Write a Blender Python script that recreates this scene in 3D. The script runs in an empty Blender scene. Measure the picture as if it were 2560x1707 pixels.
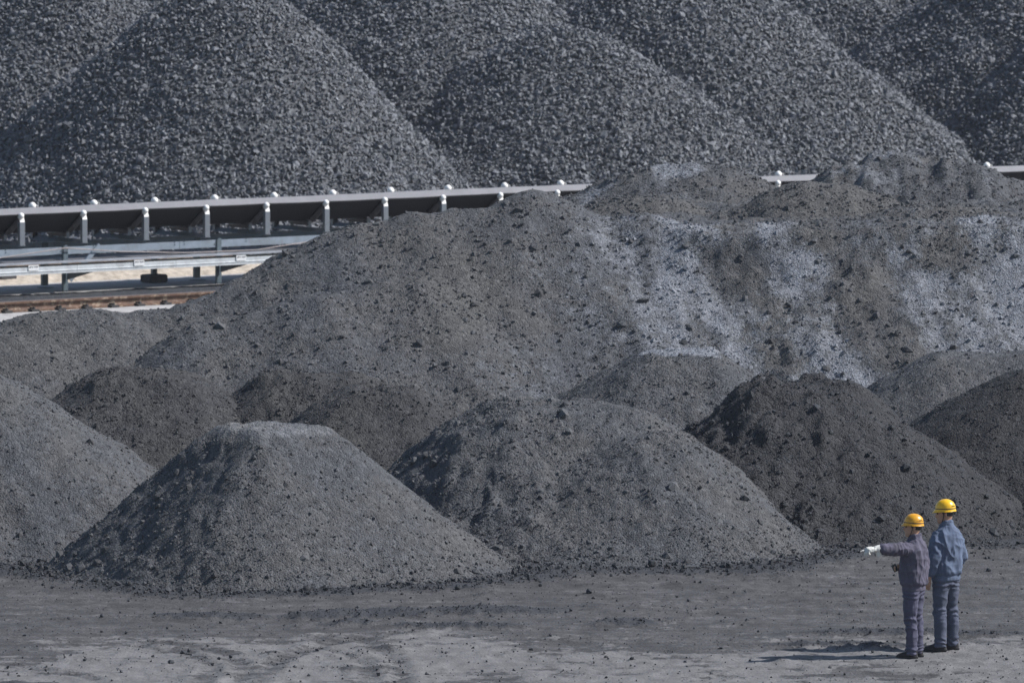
import bpy, math, random
import numpy as np
from mathutils import Vector, Matrix

random.seed(7)
RNG = np.random.default_rng(7)
R = math.radians
scene = bpy.context.scene
C = scene.collection

# ------------------------------------------------------------------ camera
H = 10.5                       # camera height above the yard
FPX = 280.0 / 36.0 * 2560.0    # focal length in photograph pixels
PITCH = math.atan((853.5 + 578.0) / FPX)
cam_d = bpy.data.cameras.new('camera')
cam_d.lens = 280.0
cam_d.sensor_width = 36.0
cam_d.clip_start = 1.0
cam_d.clip_end = 6000.0
cam_d.dof.use_dof = True
cam_d.dof.focus_distance = 98.0
cam_d.dof.aperture_fstop = 6.3
cam = bpy.data.objects.new('camera', cam_d)
C.objects.link(cam)
cam.location = (0, 0, H)
cam.rotation_euler = (math.pi / 2 - PITCH, 0, 0)
scene.camera = cam

# ------------------------------------------------------------------ light
SUN_EL, SUN_AZ = R(43.0), R(5.0)          # azimuth from +X towards +Y
world = bpy.data.worlds.new('World')
scene.world = world
world.use_nodes = True
wn = world.node_tree
wn.nodes.clear()
sky = wn.nodes.new('ShaderNodeTexSky')
sky.sky_type = 'NISHITA'
sky.sun_disc = False
sky.sun_elevation = SUN_EL
sky.sun_rotation = math.pi / 2 - SUN_AZ
sky.air_density = 1.0
sky.dust_density = 0.7
sky.ozone_density = 1.4
bg = wn.nodes.new('ShaderNodeBackground')
bg.inputs['Strength'].default_value = 0.095
wo = wn.nodes.new('ShaderNodeOutputWorld')
wn.links.new(sky.outputs[0], bg.inputs['Color'])
wn.links.new(bg.outputs[0], wo.inputs['Surface'])
sd = bpy.data.lights.new('sun', 'SUN')
sd.energy = 4.9
sd.angle = R(0.5)
sd.color = (1.0, 0.99, 0.99)
sun = bpy.data.objects.new('sun', sd)
C.objects.link(sun)
svec = Vector((math.cos(SUN_EL) * math.cos(SUN_AZ), math.cos(SUN_EL) * math.sin(SUN_AZ), math.sin(SUN_EL)))
sun.rotation_euler = svec.to_track_quat('Z', 'Y').to_euler()
sun.location = (60, 100, 60)
vs = scene.view_settings
vs.view_transform = 'Standard'
vs.look = 'None'
vs.exposure = 0.40
vs.gamma = 1.0
vs.use_curve_mapping = False

# ------------------------------------------------------------------ helpers
def W(px, py, D):
    """point at ground distance D seen at a photograph pixel"""
    a = (px - 1280.0) / FPX
    b = (853.5 - py) / FPX
    dy = math.cos(PITCH) + b * math.sin(PITCH)
    dz = -math.sin(PITCH) + b * math.cos(PITCH)
    t = D / dy
    return (a * t, D, H + dz * t)

def G(px, py):
    """ground point seen at a photograph pixel"""
    a = (px - 1280.0) / FPX
    b = (853.5 - py) / FPX
    dy = math.cos(PITCH) + b * math.sin(PITCH)
    dz = -math.sin(PITCH) + b * math.cos(PITCH)
    t = -H / dz
    return (a * t, dy * t, 0.0)

def tag(o, label=None, cat=None, group=None, kind=None):
    if label: o['label'] = label
    if cat: o['category'] = cat
    if group: o['group'] = group
    if kind: o['kind'] = kind
    return o

def link(o, parent=None):
    C.objects.link(o)
    if parent is not None:
        o.parent = parent
    return o

def empty(name, loc, rz=0.0):
    o = bpy.data.objects.new(name, None)
    o.location = loc
    o.rotation_euler = (0, 0, rz)
    o.empty_display_size = 0.2
    return link(o)

def mesh_arrays(name, V, F, mat=None, smooth=False, attrs=None):
    me = bpy.data.meshes.new(name)
    V = np.asarray(V, np.float32)
    F = np.asarray(F, np.int32)
    n = F.shape[1]
    me.vertices.add(len(V))
    me.vertices.foreach_set('co', V.ravel())
    me.loops.add(F.size)
    me.loops.foreach_set('vertex_index', F.ravel())
    me.polygons.add(len(F))
    me.polygons.foreach_set('loop_start', np.arange(0, F.size, n, dtype=np.int32))
    me.polygons.foreach_set('loop_total', np.full(len(F), n, np.int32))
    me.polygons.foreach_set('use_smooth', np.full(len(F), smooth, bool))
    for k, v in (attrs or {}).items():
        at = me.attributes.new(k, 'FLOAT', 'POINT')
        at.data.foreach_set('value', np.asarray(v, np.float32))
    me.update(calc_edges=True)
    if mat: me.materials.append(mat)
    return me

class MB:
    """collects simple solids into one mesh"""
    def __init__(s):
        s.v, s.f = [], []
    def add(s, vs_, fs_):
        b = len(s.v)
        s.v += [tuple(p) for p in vs_]
        s.f += [tuple(i + b for i in f) for f in fs_]
        return s
    def box(s, o, ax, ay, az):
        """box with corner-centre o and half-axis vectors"""
        o, ax, ay, az = map(Vector, (o, ax, ay, az))
        p = [o + ax * i + ay * j + az * k for k in (-1, 1) for j in (-1, 1) for i in (-1, 1)]
        return s.add(p, [(0, 2, 3, 1), (4, 5, 7, 6), (0, 1, 5, 4), (2, 6, 7, 3), (0, 4, 6, 2), (1, 3, 7, 5)])
    def tube(s, pts, rad, n=12, cap=True):
        pts = [Vector(p) for p in pts]
        rad = rad if hasattr(rad, '__len__') else [rad] * len(pts)
        b = len(s.v)
        ref = None
        for i, p in enumerate(pts):
            t = (pts[min(i + 1, len(pts) - 1)] - pts[max(i - 1, 0)]).normalized()
            if ref is None:
                ref = t.orthogonal().normalized()
            ref = (ref - t * ref.dot(t)).normalized()
            bi = t.cross(ref)
            r = rad[i] if not hasattr(rad[i], '__len__') else None
            for k in range(n):
                a = 2 * math.pi * k / n
                ra, rb = (r, r) if r is not None else rad[i]
                s.v.append(tuple(p + ref * math.cos(a) * ra + bi * math.sin(a) * rb))
        for i in range(len(pts) - 1):
            for k in range(n):
                k2 = (k + 1) % n
                s.f.append((b + i * n + k, b + i * n + k2, b + (i + 1) * n + k2, b + (i + 1) * n + k))
        if cap:
            s.f.append(tuple(b + k for k in range(n))[::-1])
            s.f.append(tuple(b + (len(pts) - 1) * n + k for k in range(n)))
        return s
    def rings(s, rings):
        b = len(s.v)
        n = len(rings[0])
        for r in rings:
            s.v += [tuple(p) for p in r]
        for i in range(len(rings) - 1):
            for k in range(n):
                k2 = (k + 1) % n
                s.f.append((b + i * n + k, b + i * n + k2, b + (i + 1) * n + k2, b + (i + 1) * n + k))
        s.f.append(tuple(b + k for k in range(n))[::-1])
        s.f.append(tuple(b + (len(rings) - 1) * n + k for k in range(n)))
        return s
    def prism(s, prof, p0, p1, ax, az, closed=True):
        """extrude a 2-D profile (along ax, az) from p0 to p1"""
        p0, p1, ax, az = map(Vector, (p0, p1, ax, az))
        b = len(s.v)
        n = len(prof)
        for p in (p0, p1):
            for (u, w) in prof:
                s.v.append(tuple(p + ax * u + az * w))
        for k in range(n if closed else n - 1):
            k2 = (k + 1) % n
            s.f.append((b + k, b + k2, b + n + k2, b + n + k))
        if closed:
            s.f.append(tuple(b + k for k in range(n))[::-1])
            s.f.append(tuple(b + n + k for k in range(n)))
        return s
    def mesh(s, name, mat=None, smooth=False):
        me = bpy.data.meshes.new(name)
        me.from_pydata(s.v, [], s.f)
        me.polygons.foreach_set('use_smooth', np.full(len(s.f), smooth, bool))
        me.update()
        if mat: me.materials.append(mat)
        return me
    def build(s, name, mat=None, parent=None, smooth=False, bevel=0.0):
        o = link(bpy.data.objects.new(name, s.mesh(name, mat, smooth)), parent)
        if bevel:
            m = o.modifiers.new('bevel', 'BEVEL')
            m.width = bevel
            m.segments = 2
            m.limit_method = 'ANGLE'
        return o

# ------------------------------------------------------------------ numpy noise
def _hash(ix, iy, seed):
    h = (ix.astype(np.int64) * 374761393 + iy.astype(np.int64) * 668265263 + seed * 1442695041) & 0xFFFFFFFF
    h = ((h ^ (h >> 13)) * 1274126177) & 0xFFFFFFFF
    return (h ^ (h >> 16)) & 0xFFFFFFFF

def perlin(x, y, seed=0):
    x = np.asarray(x, float); y = np.asarray(y, float)
    ix = np.floor(x); iy = np.floor(y)
    fx = x - ix; fy = y - iy
    u = fx * fx * fx * (fx * (fx * 6 - 15) + 10)
    v = fy * fy * fy * (fy * (fy * 6 - 15) + 10)
    def g(dx, dy):
        a = _hash(ix + dx, iy + dy, seed) * (2 * math.pi / 4294967296.0)
        return np.cos(a) * (fx - dx) + np.sin(a) * (fy - dy)
    a = g(0, 0) * (1 - u) + g(1, 0) * u
    b = g(0, 1) * (1 - u) + g(1, 1) * u
    return (a * (1 - v) + b * v) * 1.5

def fbm(x, y, seed=0, octs=4, gain=0.5, lac=2.03):
    s = 0.0; a = 1.0; n = 0.0
    for o in range(octs):
        s = s + a * perlin(x * lac ** o + 17.3 * o, y * lac ** o - 9.1 * o, seed + o)
        n += a; a *= gain
    return s / n

def cells(x, y, seed=0):
    """rounded cell bumps in 0..1 (1 at a cell centre)"""
    ix = np.floor(x); iy = np.floor(y)
    best = np.full(np.shape(x), 9.0)
    for dx in (-1, 0, 1):
        for dy in (-1, 0, 1):
            h1 = _hash(ix + dx, iy + dy, seed) / 4294967296.0
            h2 = _hash(ix + dx, iy + dy, seed + 101) / 4294967296.0
            d = (ix + dx + h1 - x) ** 2 + (iy + dy + h2 - y) ** 2
            best = np.minimum(best, d)
    return np.clip(1.0 - best * 1.4, 0, 1)

def sstep(a, b, x):
    t = np.clip((x - a) / (b - a), 0, 1)
    return t * t * (3 - 2 * t)

# ------------------------------------------------------------------ materials
def new_mat(name):
    m = bpy.data.materials.new(name)
    m.use_nodes = True
    nt = m.node_tree
    b = nt.nodes['Principled BSDF']
    return m, nt, b

class N:
    """tiny node-building helper"""
    def __init__(s, nt): s.nt = nt
    def n(s, t, **kw):
        nd = s.nt.nodes.new(t)
        for k, v in kw.items():
            if hasattr(nd, k): setattr(nd, k, v)
        return nd
    def put(s, sock, v):
        if hasattr(v, 'links') or hasattr(v, 'is_output'): s.nt.links.new(v, sock)
        else: sock.default_value = v
    def noise(s, vec, scale, detail=4, rough=0.55):
        nd = s.n('ShaderNodeTexNoise')
        s.put(nd.inputs['Vector'], vec)
        nd.inputs['Scale'].default_value = scale
        nd.inputs['Detail'].default_value = detail
        nd.inputs['Roughness'].default_value = rough
        return nd.outputs['Fac']
    def voro(s, vec, scale):
        nd = s.n('ShaderNodeTexVoronoi')
        s.put(nd.inputs['Vector'], vec)
        nd.inputs['Scale'].default_value = scale
        return nd
    def math(s, op, a, b=0.5, clamp=False):
        nd = s.n('ShaderNodeMath', operation=op)
        nd.use_clamp = clamp
        s.put(nd.inputs[0], a); s.put(nd.inputs[1], b)
        return nd.outputs[0]
    def ramp(s, v, lo, hi, a=0.0, b=1.0):
        nd = s.n('ShaderNodeMapRange')
        nd.interpolation_type = 'SMOOTHSTEP'
        s.put(nd.inputs[0], v)
        nd.inputs[1].default_value = lo; nd.inputs[2].default_value = hi
        nd.inputs[3].default_value = a; nd.inputs[4].default_value = b
        return nd.outputs[0]
    def mix(s, f, a, b, mode='MIX'):
        nd = s.n('ShaderNodeMix', data_type='RGBA', blend_type=mode)
        s.put(nd.inputs[0], f)
        for sk, v in ((nd.inputs[6], a), (nd.inputs[7], b)):
            if isinstance(v, tuple): sk.default_value = (*v, 1)
            else: s.put(sk, v)
        return nd.outputs[2]
    def scale(s, c, f):
        """multiply a colour by a float socket"""
        nd = s.n('ShaderNodeVectorMath', operation='SCALE')
        if isinstance(c, tuple): nd.inputs[0].default_value = c
        else: s.put(nd.inputs[0], c)
        s.put(nd.inputs['Scale'], f)
        return nd.outputs[0]
    def attr(s, name):
        nd = s.n('ShaderNodeAttribute'); nd.attribute_name = name
        return nd.outputs['Fac']
    def coord(s, which='Object'):
        return s.n('ShaderNodeTexCoord').outputs[which]
    def mapping(s, vec, sc):
        nd = s.n('ShaderNodeMapping')
        s.put(nd.inputs['Vector'], vec)
        nd.inputs['Scale'].default_value = sc
        return nd.outputs[0]
    def bump(s, h, strength, dist, normal=None):
        nd = s.n('ShaderNodeBump')
        nd.inputs['Strength'].default_value = strength
        nd.inputs['Distance'].default_value = dist
        s.put(nd.inputs['Height'], h)
        if normal is not None: s.put(nd.inputs['Normal'], normal)
        return nd.outputs[0]

def mat_coal(name, cool, brown, lo=0.62, hi=1.5, speck=0.0, rough=0.8, spec=0.25, grain=0.019):
    m, nt, b = new_mat(name)
    k = N(nt)
    pos = k.coord('Object')
    big = k.noise(pos, 1.1, 4)
    mid = k.noise(pos, 9.0, 5, 0.65)
    fine = k.noise(pos, 55.0, 5, 0.75)
    tint = k.math('ADD', k.attr('tint'), k.ramp(big, 0.35, 0.7, -0.2, 0.35), clamp=True)
    col = k.mix(tint, cool, brown)
    f = k.math('MULTIPLY', k.ramp(mid, 0.25, 0.75, lo, hi), k.ramp(fine, 0.3, 0.7, 0.6, 1.45))
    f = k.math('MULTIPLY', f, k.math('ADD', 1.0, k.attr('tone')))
    col = k.scale(col, f)
    if speck:
        sp = k.noise(pos, 34.0, 2, 0.5)
        col = k.mix(k.ramp(sp, 0.70, 0.76, 0, speck), col, (0.30, 0.30, 0.30))
    ash_n = k.math('ADD', k.math('MULTIPLY', k.noise(pos, 3.2, 5, 0.7), .55), k.math('MULTIPLY', k.noise(pos, 19.0, 5, 0.75), .45))
    ash = k.math('ADD', k.attr('ash'), k.ramp(ash_n, 0.3, 0.7, -0.50, 0.50))
    ash = k.ramp(ash, 0.22, 0.95)
    ashc = k.mix(k.ramp(k.noise(pos, 30.0, 5, 0.75), .3, .7), (0.11, 0.116, 0.128), (0.32, 0.338, 0.372))
    col = k.mix(k.math('MULTIPLY', ash, k.ramp(k.noise(pos, 12.0, 6, .75),   .35, .62, .45, 1.0)), col, ashc)
    k.put(b.inputs['Base Color'], col)
    b.inputs['Roughness'].default_value = rough
    b.inputs['Specular IOR Level'].default_value = spec
    v1 = k.voro(pos, 36.0).outputs['Distance']
    v2 = k.voro(pos, 15.0).outputs['Distance']
    h = k.math('ADD', k.math('MULTIPLY', v1, -0.9), k.math('MULTIPLY', k.math('MULTIPLY', v2, k.ramp(mid, .4, .65)), -1.1))
    h = k.math('ADD', h, k.math('MULTIPLY', k.noise(pos, 60.0, 4, 0.7), 0.8))
    k.put(b.inputs['Normal'], k.bump(h, 1.0, grain))
    return m

def mat_lump(name, c, rough=0.55, spec=0.45, var=0.5):
    m, nt, b = new_mat(name)
    k = N(nt)
    pos = k.coord('Object')
    f = k.ramp(k.noise(pos, 9.0, 4, 0.6), 0.25, 0.75, 1 - var, 1 + var)
    f = k.math('MULTIPLY', f, k.math('ADD', 1.0, k.attr('tone')))
    col = k.scale(c, f)
    ash = k.ramp(k.math('ADD', k.attr('ash'), k.ramp(k.noise(pos, 9.0, 3), 0.2, 0.8, -0.4, 0.4)), 0.35, 0.75)
    col = k.mix(k.math('MULTIPLY', ash, 0.8), col, (0.25, 0.26, 0.285))
    k.put(b.inputs['Base Color'], col)
    b.inputs['Roughness'].default_value = rough
    b.inputs['Specular IOR Level'].default_value = spec
    k.put(b.inputs['Normal'], k.bump(k.noise(pos, 45.0, 4, 0.6), 0.5, 0.02))
    return m

def mat_plain(name, c, rough=0.5, metal=0.0, var=0.2, nscale=6.0, spec=0.5, bump=0.0, dirt=None, dirt_amt=0.5, dirt_scale=3.0):
    m, nt, b = new_mat(name)
    k = N(nt)
    pos = k.coord('Object')
    col = k.scale(c, k.ramp(k.noise(pos, nscale, 5, 0.6), 0.25, 0.75, 1 - var, 1 + var))
    if dirt:
        d = k.ramp(k.noise(pos, dirt_scale, 6, 0.65), 0.48, 0.68, 0, dirt_amt)
        col = k.mix(d, col, dirt)
    k.put(b.inputs['Base Color'], col)
    b.inputs['Roughness'].default_value = rough
    b.inputs['Metallic'].default_value = metal
    b.inputs['Specular IOR Level'].default_value = spec
    if bump:
        k.put(b.inputs['Normal'], k.bump(k.noise(pos, nscale * 4, 4, 0.6), bump, 0.02))
    return m

M_FINE = mat_coal('fine_coal', (0.061, 0.063, 0.068), (0.073, 0.072, 0.071), speck=0.45)
M_FINE_DARK = mat_coal('wet_coal', (0.026, 0.027, 0.030), (0.031, 0.030, 0.031), speck=0.12, spec=0.35, grain=.030)
M_BLACK = mat_coal('black_wet_coal', (0.019, 0.020, 0.022), (0.023, 0.022, 0.023), speck=0.1, spec=0.35, grain=.028)
M_FINE_BROWN = mat_coal('brown_coal', (0.038, 0.038, 0.040), (0.046, 0.044, 0.041), speck=0.4)
M_BENCH = mat_coal('ashy_coal', (0.067, 0.069, 0.075), (0.079, 0.077, 0.074), speck=0.6, grain=.024)
M_COARSE = mat_lump('coarse_coal', (0.116, 0.120, 0.130), var=0.36, rough=.65, spec=.35)
M_UNDER = mat_lump('coal_bed', (0.085, 0.087, 0.092), rough=0.9, spec=0.1)
M_CLOD = mat_lump('coal_clod', (0.070, 0.071, 0.074), rough=0.8, spec=0.25, var=.25)
M_CLOD_DARK = mat_lump('wet_clod', (0.030, 0.032, 0.036), rough=0.7, spec=0.3, var=.25)
M_CLOD_BROWN = mat_lump('brown_clod', (0.043, 0.043, 0.044), rough=0.8, spec=0.25, var=.25)

# ------------------------------------------------------------------ dusty air over the yard
hz = bpy.data.materials.new('dusty_air')
hz.use_nodes = True
hn = hz.node_tree
hn.nodes.clear()
hv = hn.nodes.new('ShaderNodeVolumePrincipled')
hv.inputs['Color'].default_value = (.86, .89, .95, 1)
hv.inputs['Density'].default_value = 0.00013
hv.inputs['Anisotropy'].default_value = 0.0
ho_ = hn.nodes.new('ShaderNodeOutputMaterial')
hn.links.new(hv.outputs[0], ho_.inputs['Volume'])
hb0 = MB().box((0, 0, 5.0), (4200, 0, 0), (0, 4200, 0), (0, 0, 7.0))
haze = hb0.build('haze', hz)
haze['kind'] = 'stuff'
haze['label'] = 'thin dusty air over the whole coal yard'
# ------------------------------------------------------------------ lump shapes
def icosa():
    t = (1 + 5 ** 0.5) / 2
    v = np.array([(-1, t, 0), (1, t, 0), (-1, -t, 0), (1, -t, 0), (0, -1, t), (0, 1, t), (0, -1, -t), (0, 1, -t), (t, 0, -1), (t, 0, 1), (-t, 0, -1), (-t, 0, 1)], float)
    v /= np.linalg.norm(v[0])
    f = np.array([(0, 11, 5), (0, 5, 1), (0, 1, 7), (0, 7, 10), (0, 10, 11), (1, 5, 9), (5, 11, 4), (11, 10, 2), (10, 7, 6), (7, 1, 8), (3, 9, 4), (3, 4, 2), (3, 2, 6), (3, 6, 8), (3, 8, 9), (4, 9, 5), (2, 4, 11), (6, 2, 10), (8, 6, 7), (9, 8, 1)])
    return v, f
ICO_V, ICO_F = icosa()
def lump_variants(n, jit, squash, seed):
    r = np.random.default_rng(seed)
    out = []
    for i in range(n):
        v = ICO_V * (1 + r.uniform(-jit, jit, (12, 1))) + r.normal(0, jit * 0.25, (12, 3))
        v = v * r.uniform(1 - squash, 1 + squash * 0.6, 3)
        out.append(v)
    return np.array(out)
OCT_V = np.array([(1, 0, 0), (-1, 0, 0), (0, 1, 0), (0, -1, 0), (0, 0, 1), (0, 0, -1)], float)
OCT_F = np.array([(0, 2, 4), (2, 1, 4), (1, 3, 4), (3, 0, 4), (2, 0, 5), (1, 2, 5), (3, 1, 5), (0, 3, 5)])
_ro = np.random.default_rng(9)
VAR_GRAIN = np.array([OCT_V * (1 + _ro.uniform(-.25, .3, (6, 1))) + _ro.normal(0, .22, (6, 3)) for _ in range(32)])
VAR_CHIP = np.array([OCT_V * (1 + _ro.uniform(-.25, .35, (6, 1))) * _ro.uniform(.55, 1.25, 3) + _ro.normal(0, .26, (6, 3)) for _ in range(48)]) * 1.12
VAR_SHARP = lump_variants(40, 0.30, 0.52, 3)
VAR_CLOD = lump_variants(24, 0.20, 0.25, 5)

def rand_rot(n, rng):
    q = rng.normal(size=(n, 4)); q /= np.linalg.norm(q, axis=1)[:, None]
    w, x, y, z = q.T
    return np.stack([np.stack([1 - 2 * (y * y + z * z), 2 * (x * y - z * w), 2 * (x * z + y * w)], -1),
                     np.stack([2 * (x * y + z * w), 1 - 2 * (x * x + z * z), 2 * (y * z - x * w)], -1),
                     np.stack([2 * (x * z - y * w), 2 * (y * z + x * w), 1 - 2 * (x * x + y * y)], -1)], 1)

def lump_cloud(name, P, S, variants, mat, rng, attrs=None):
    """many small lumps joined into one mesh"""
    n = len(P)
    vi = rng.integers(0, len(variants), n)
    nv = variants.shape[1]
    LF = ICO_F if nv == 12 else OCT_F
    Rm = rand_rot(n, rng)
    V = np.einsum('nij,nkj->nki', Rm, variants[vi]) * S[:, None, None] + P[:, None, :]
    F = LF[None] + (np.arange(n) * nv)[:, None, None]
    at = {'tone': np.repeat(rng.uniform(-0.28, 0.32, n), nv)}
    for k, v in (attrs or {}).items():
        at[k] = np.repeat(v, nv)
    return mesh_arrays(name, V.reshape(-1, 3), F.reshape(-1, 3), mat, False, at)

_LM = {}
def lump_meshes(key, variants, mat):
    if key not in _LM:
        L = []
        for i, v in enumerate(variants):
            me = mesh_arrays('coal_lump', v, ICO_F, mat, False, {'tone': np.full(12, RNG.uniform(-0.35, 0.45))})
            L.append(me)
        _LM[key] = L
    return _LM[key]

def single_lumps(name, P, S, meshes, parent, rng, origin=(0, 0, 0)):
    for p, s in zip(P, S):
        o = bpy.data.objects.new(name, meshes[rng.integers(len(meshes))])
        o.location = (p[0] - origin[0], p[1] - origin[1], p[2] - origin[2])
        o.rotation_euler = rng.uniform(0, 6.28, 3)
        o.scale = (s, s, s)
        link(o, parent)

# ------------------------------------------------------------------ heap shapes
def smax(a, b, k=0.12):
    h = np.clip(k - np.abs(a - b), 0, None) / k
    return np.maximum(a, b) + h * h * k * 0.25

def lobe(px, py, D, tl, tr, tf, tb=0.7, ax=0.0, ay=0.0, k=0.18, z=None, rot=0.0, p=2.0):
    x, y, zz = W(px, py, D)
    return dict(x=x, y=y, z=zz if z is None else z, tl=tl, tr=tr, tf=tf, tb=tb, ax=ax, ay=ay, k=k, rot=rot, p=p)

def lobe_h(X, Y, L, wob):
    dx = X - L['x']; dy = Y - L['y']
    if L['rot']:
        c, s = math.cos(L['rot']), math.sin(L['rot'])
        dx, dy = dx * c + dy * s, -dx * s + dy * c
    dx = np.sign(dx) * np.clip(np.abs(dx) - L['ax'], 0, None)
    dy = np.sign(dy) * np.clip(np.abs(dy) - L['ay'], 0, None)
    e = L['p']
    q = (np.abs(dx * np.where(dx > 0, L['tr'], L['tl'])) ** e + np.abs(dy * np.where(dy > 0, L['tb'], L['tf'])) ** e) ** (1 / e)
    q = q * (1 + wob)
    k = L['k']
    return L['z'] - (np.sqrt(q * q + k * k) - k)

def ridge_h(X, Y, pts, tf, tb, k=0.2, wob=0.0):
    best = np.full(np.shape(X), -9.0)
    for (a, b) in zip(pts[:-1], pts[1:]):
        ax, ay, az = a; bx, by, bz = b
        ex, ey = bx - ax, by - ay
        s = np.clip(((X - ax) * ex + (Y - ay) * ey) / (ex * ex + ey * ey), 0, 1)
        dx = X - (ax + ex * s); dy = Y - (ay + ey * s)
        q = np.sqrt((dx * tf) ** 2 + (dy * np.where(dy > 0, tb, tf)) ** 2) * (1 + wob)
        best = smax(best, az + (bz - az) * s - (np.sqrt(q * q + k * k) - k), 0.15)
    return best

def toe(h, w=0.10):
    return 0.5 * (h + np.sqrt(h * h + w * w)) - 0.045

class Heap:
    def __init__(s, lobes, seed, rough=1.0, big=1.0, clod_left=0.0, extra=None, toe_w=0.17):
        s.lobes, s.seed, s.rough, s.big, s.clod_left, s.extra, s.toe_w = lobes, seed, rough, big, clod_left, extra, toe_w
    def base(s, X, Y):
        wob = 0.10 * s.big * fbm(X * 0.8, Y * 0.8, s.seed + 50, 3)
        h = None
        for L in s.lobes:
            hh = lobe_h(X, Y, L, wob)
            h = hh if h is None else smax(h, hh)
        if s.extra: h = s.extra(X, Y, h)
        return h
    def leftness(s, X, Y):
        L = s.lobes[0]
        return sstep(0.6, -0.7, (X - L['x']) + 0.5 * fbm(X * 1.2, Y * 1.2, s.seed + 9, 2))
    def h(s, X, Y, fine=True):
        b = s.base(X, Y)
        b = b + s.big * (0.07 * fbm(X * 0.9, Y * 0.9, s.seed, 3) + 0.035 * fbm(X * 2.6, Y * 2.6, s.seed + 3, 3))
        hh = toe(b, s.toe_w)
        if fine:
            m = sstep(-0.05, 0.12, b)
            lf = 1 + s.clod_left * s.leftness(X, Y)
            c1 = (cells(X * 4.5, Y * 4.5, s.seed + 5) + 1.3 * max(s.rough - 1, 0) * cells(X * 2.6, Y * 2.6, s.seed + 55)) * sstep(0.1, 0.55, fbm(X * 1.7, Y * 1.7, s.seed + 6, 2) + 0.25 * lf - 0.1)
            c2 = cells(X * 11, Y * 11, s.seed + 8)
            d = 0.030 * s.rough * lf * c1 + 0.014 * s.rough * lf * c2 + 0.022 * s.rough * fbm(X * 9, Y * 9, s.seed + 7, 4, 0.65)
            hh = hh + m * d
        return hh

def grid_mesh(name, hf, x0, x1, y0, y1, sx, sy, mat, origin, attr_f=None, cut=-0.030):
    xs = np.arange(x0, x1 + sx, sx); ys = np.arange(y0, y1 + sy, sy)
    X, Y = np.meshgrid(xs, ys)
    Z = hf(X, Y)
    nx, ny = len(xs), len(ys)
    idx = np.arange(nx * ny).reshape(ny, nx)
    F = np.stack([idx[:-1, :-1], idx[:-1, 1:], idx[1:, 1:], idx[1:, :-1]], -1).reshape(-1, 4)
    zf = Z.ravel()[F].max(1)
    F = F[zf > cut]
    used = np.unique(F)
    remap = np.full(nx * ny, -1, np.int64); remap[used] = np.arange(len(used))
    Xu, Yu, Zu = X.ravel()[used], Y.ravel()[used], Z.ravel()[used]
    at = attr_f(Xu, Yu, Zu) if attr_f else None
    V = np.stack([Xu - origin[0], Yu - origin[1], Zu - origin[2]], -1)
    return mesh_arrays(name, V, remap[F], mat, True, at)

def facing(hf, X, Y, e=0.12):
    gx = (hf(X + e, Y) - hf(X - e, Y)) / (2 * e)
    gy = (hf(X, Y + e) - hf(X, Y - e)) / (2 * e)
    z = hf(X, Y)
    tx, ty, tz = -X, -Y, H - z
    return (-gx * tx - gy * ty + tz) / np.sqrt((gx * gx + gy * gy + 1) * (tx * tx + ty * ty + tz * tz)), z

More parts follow.
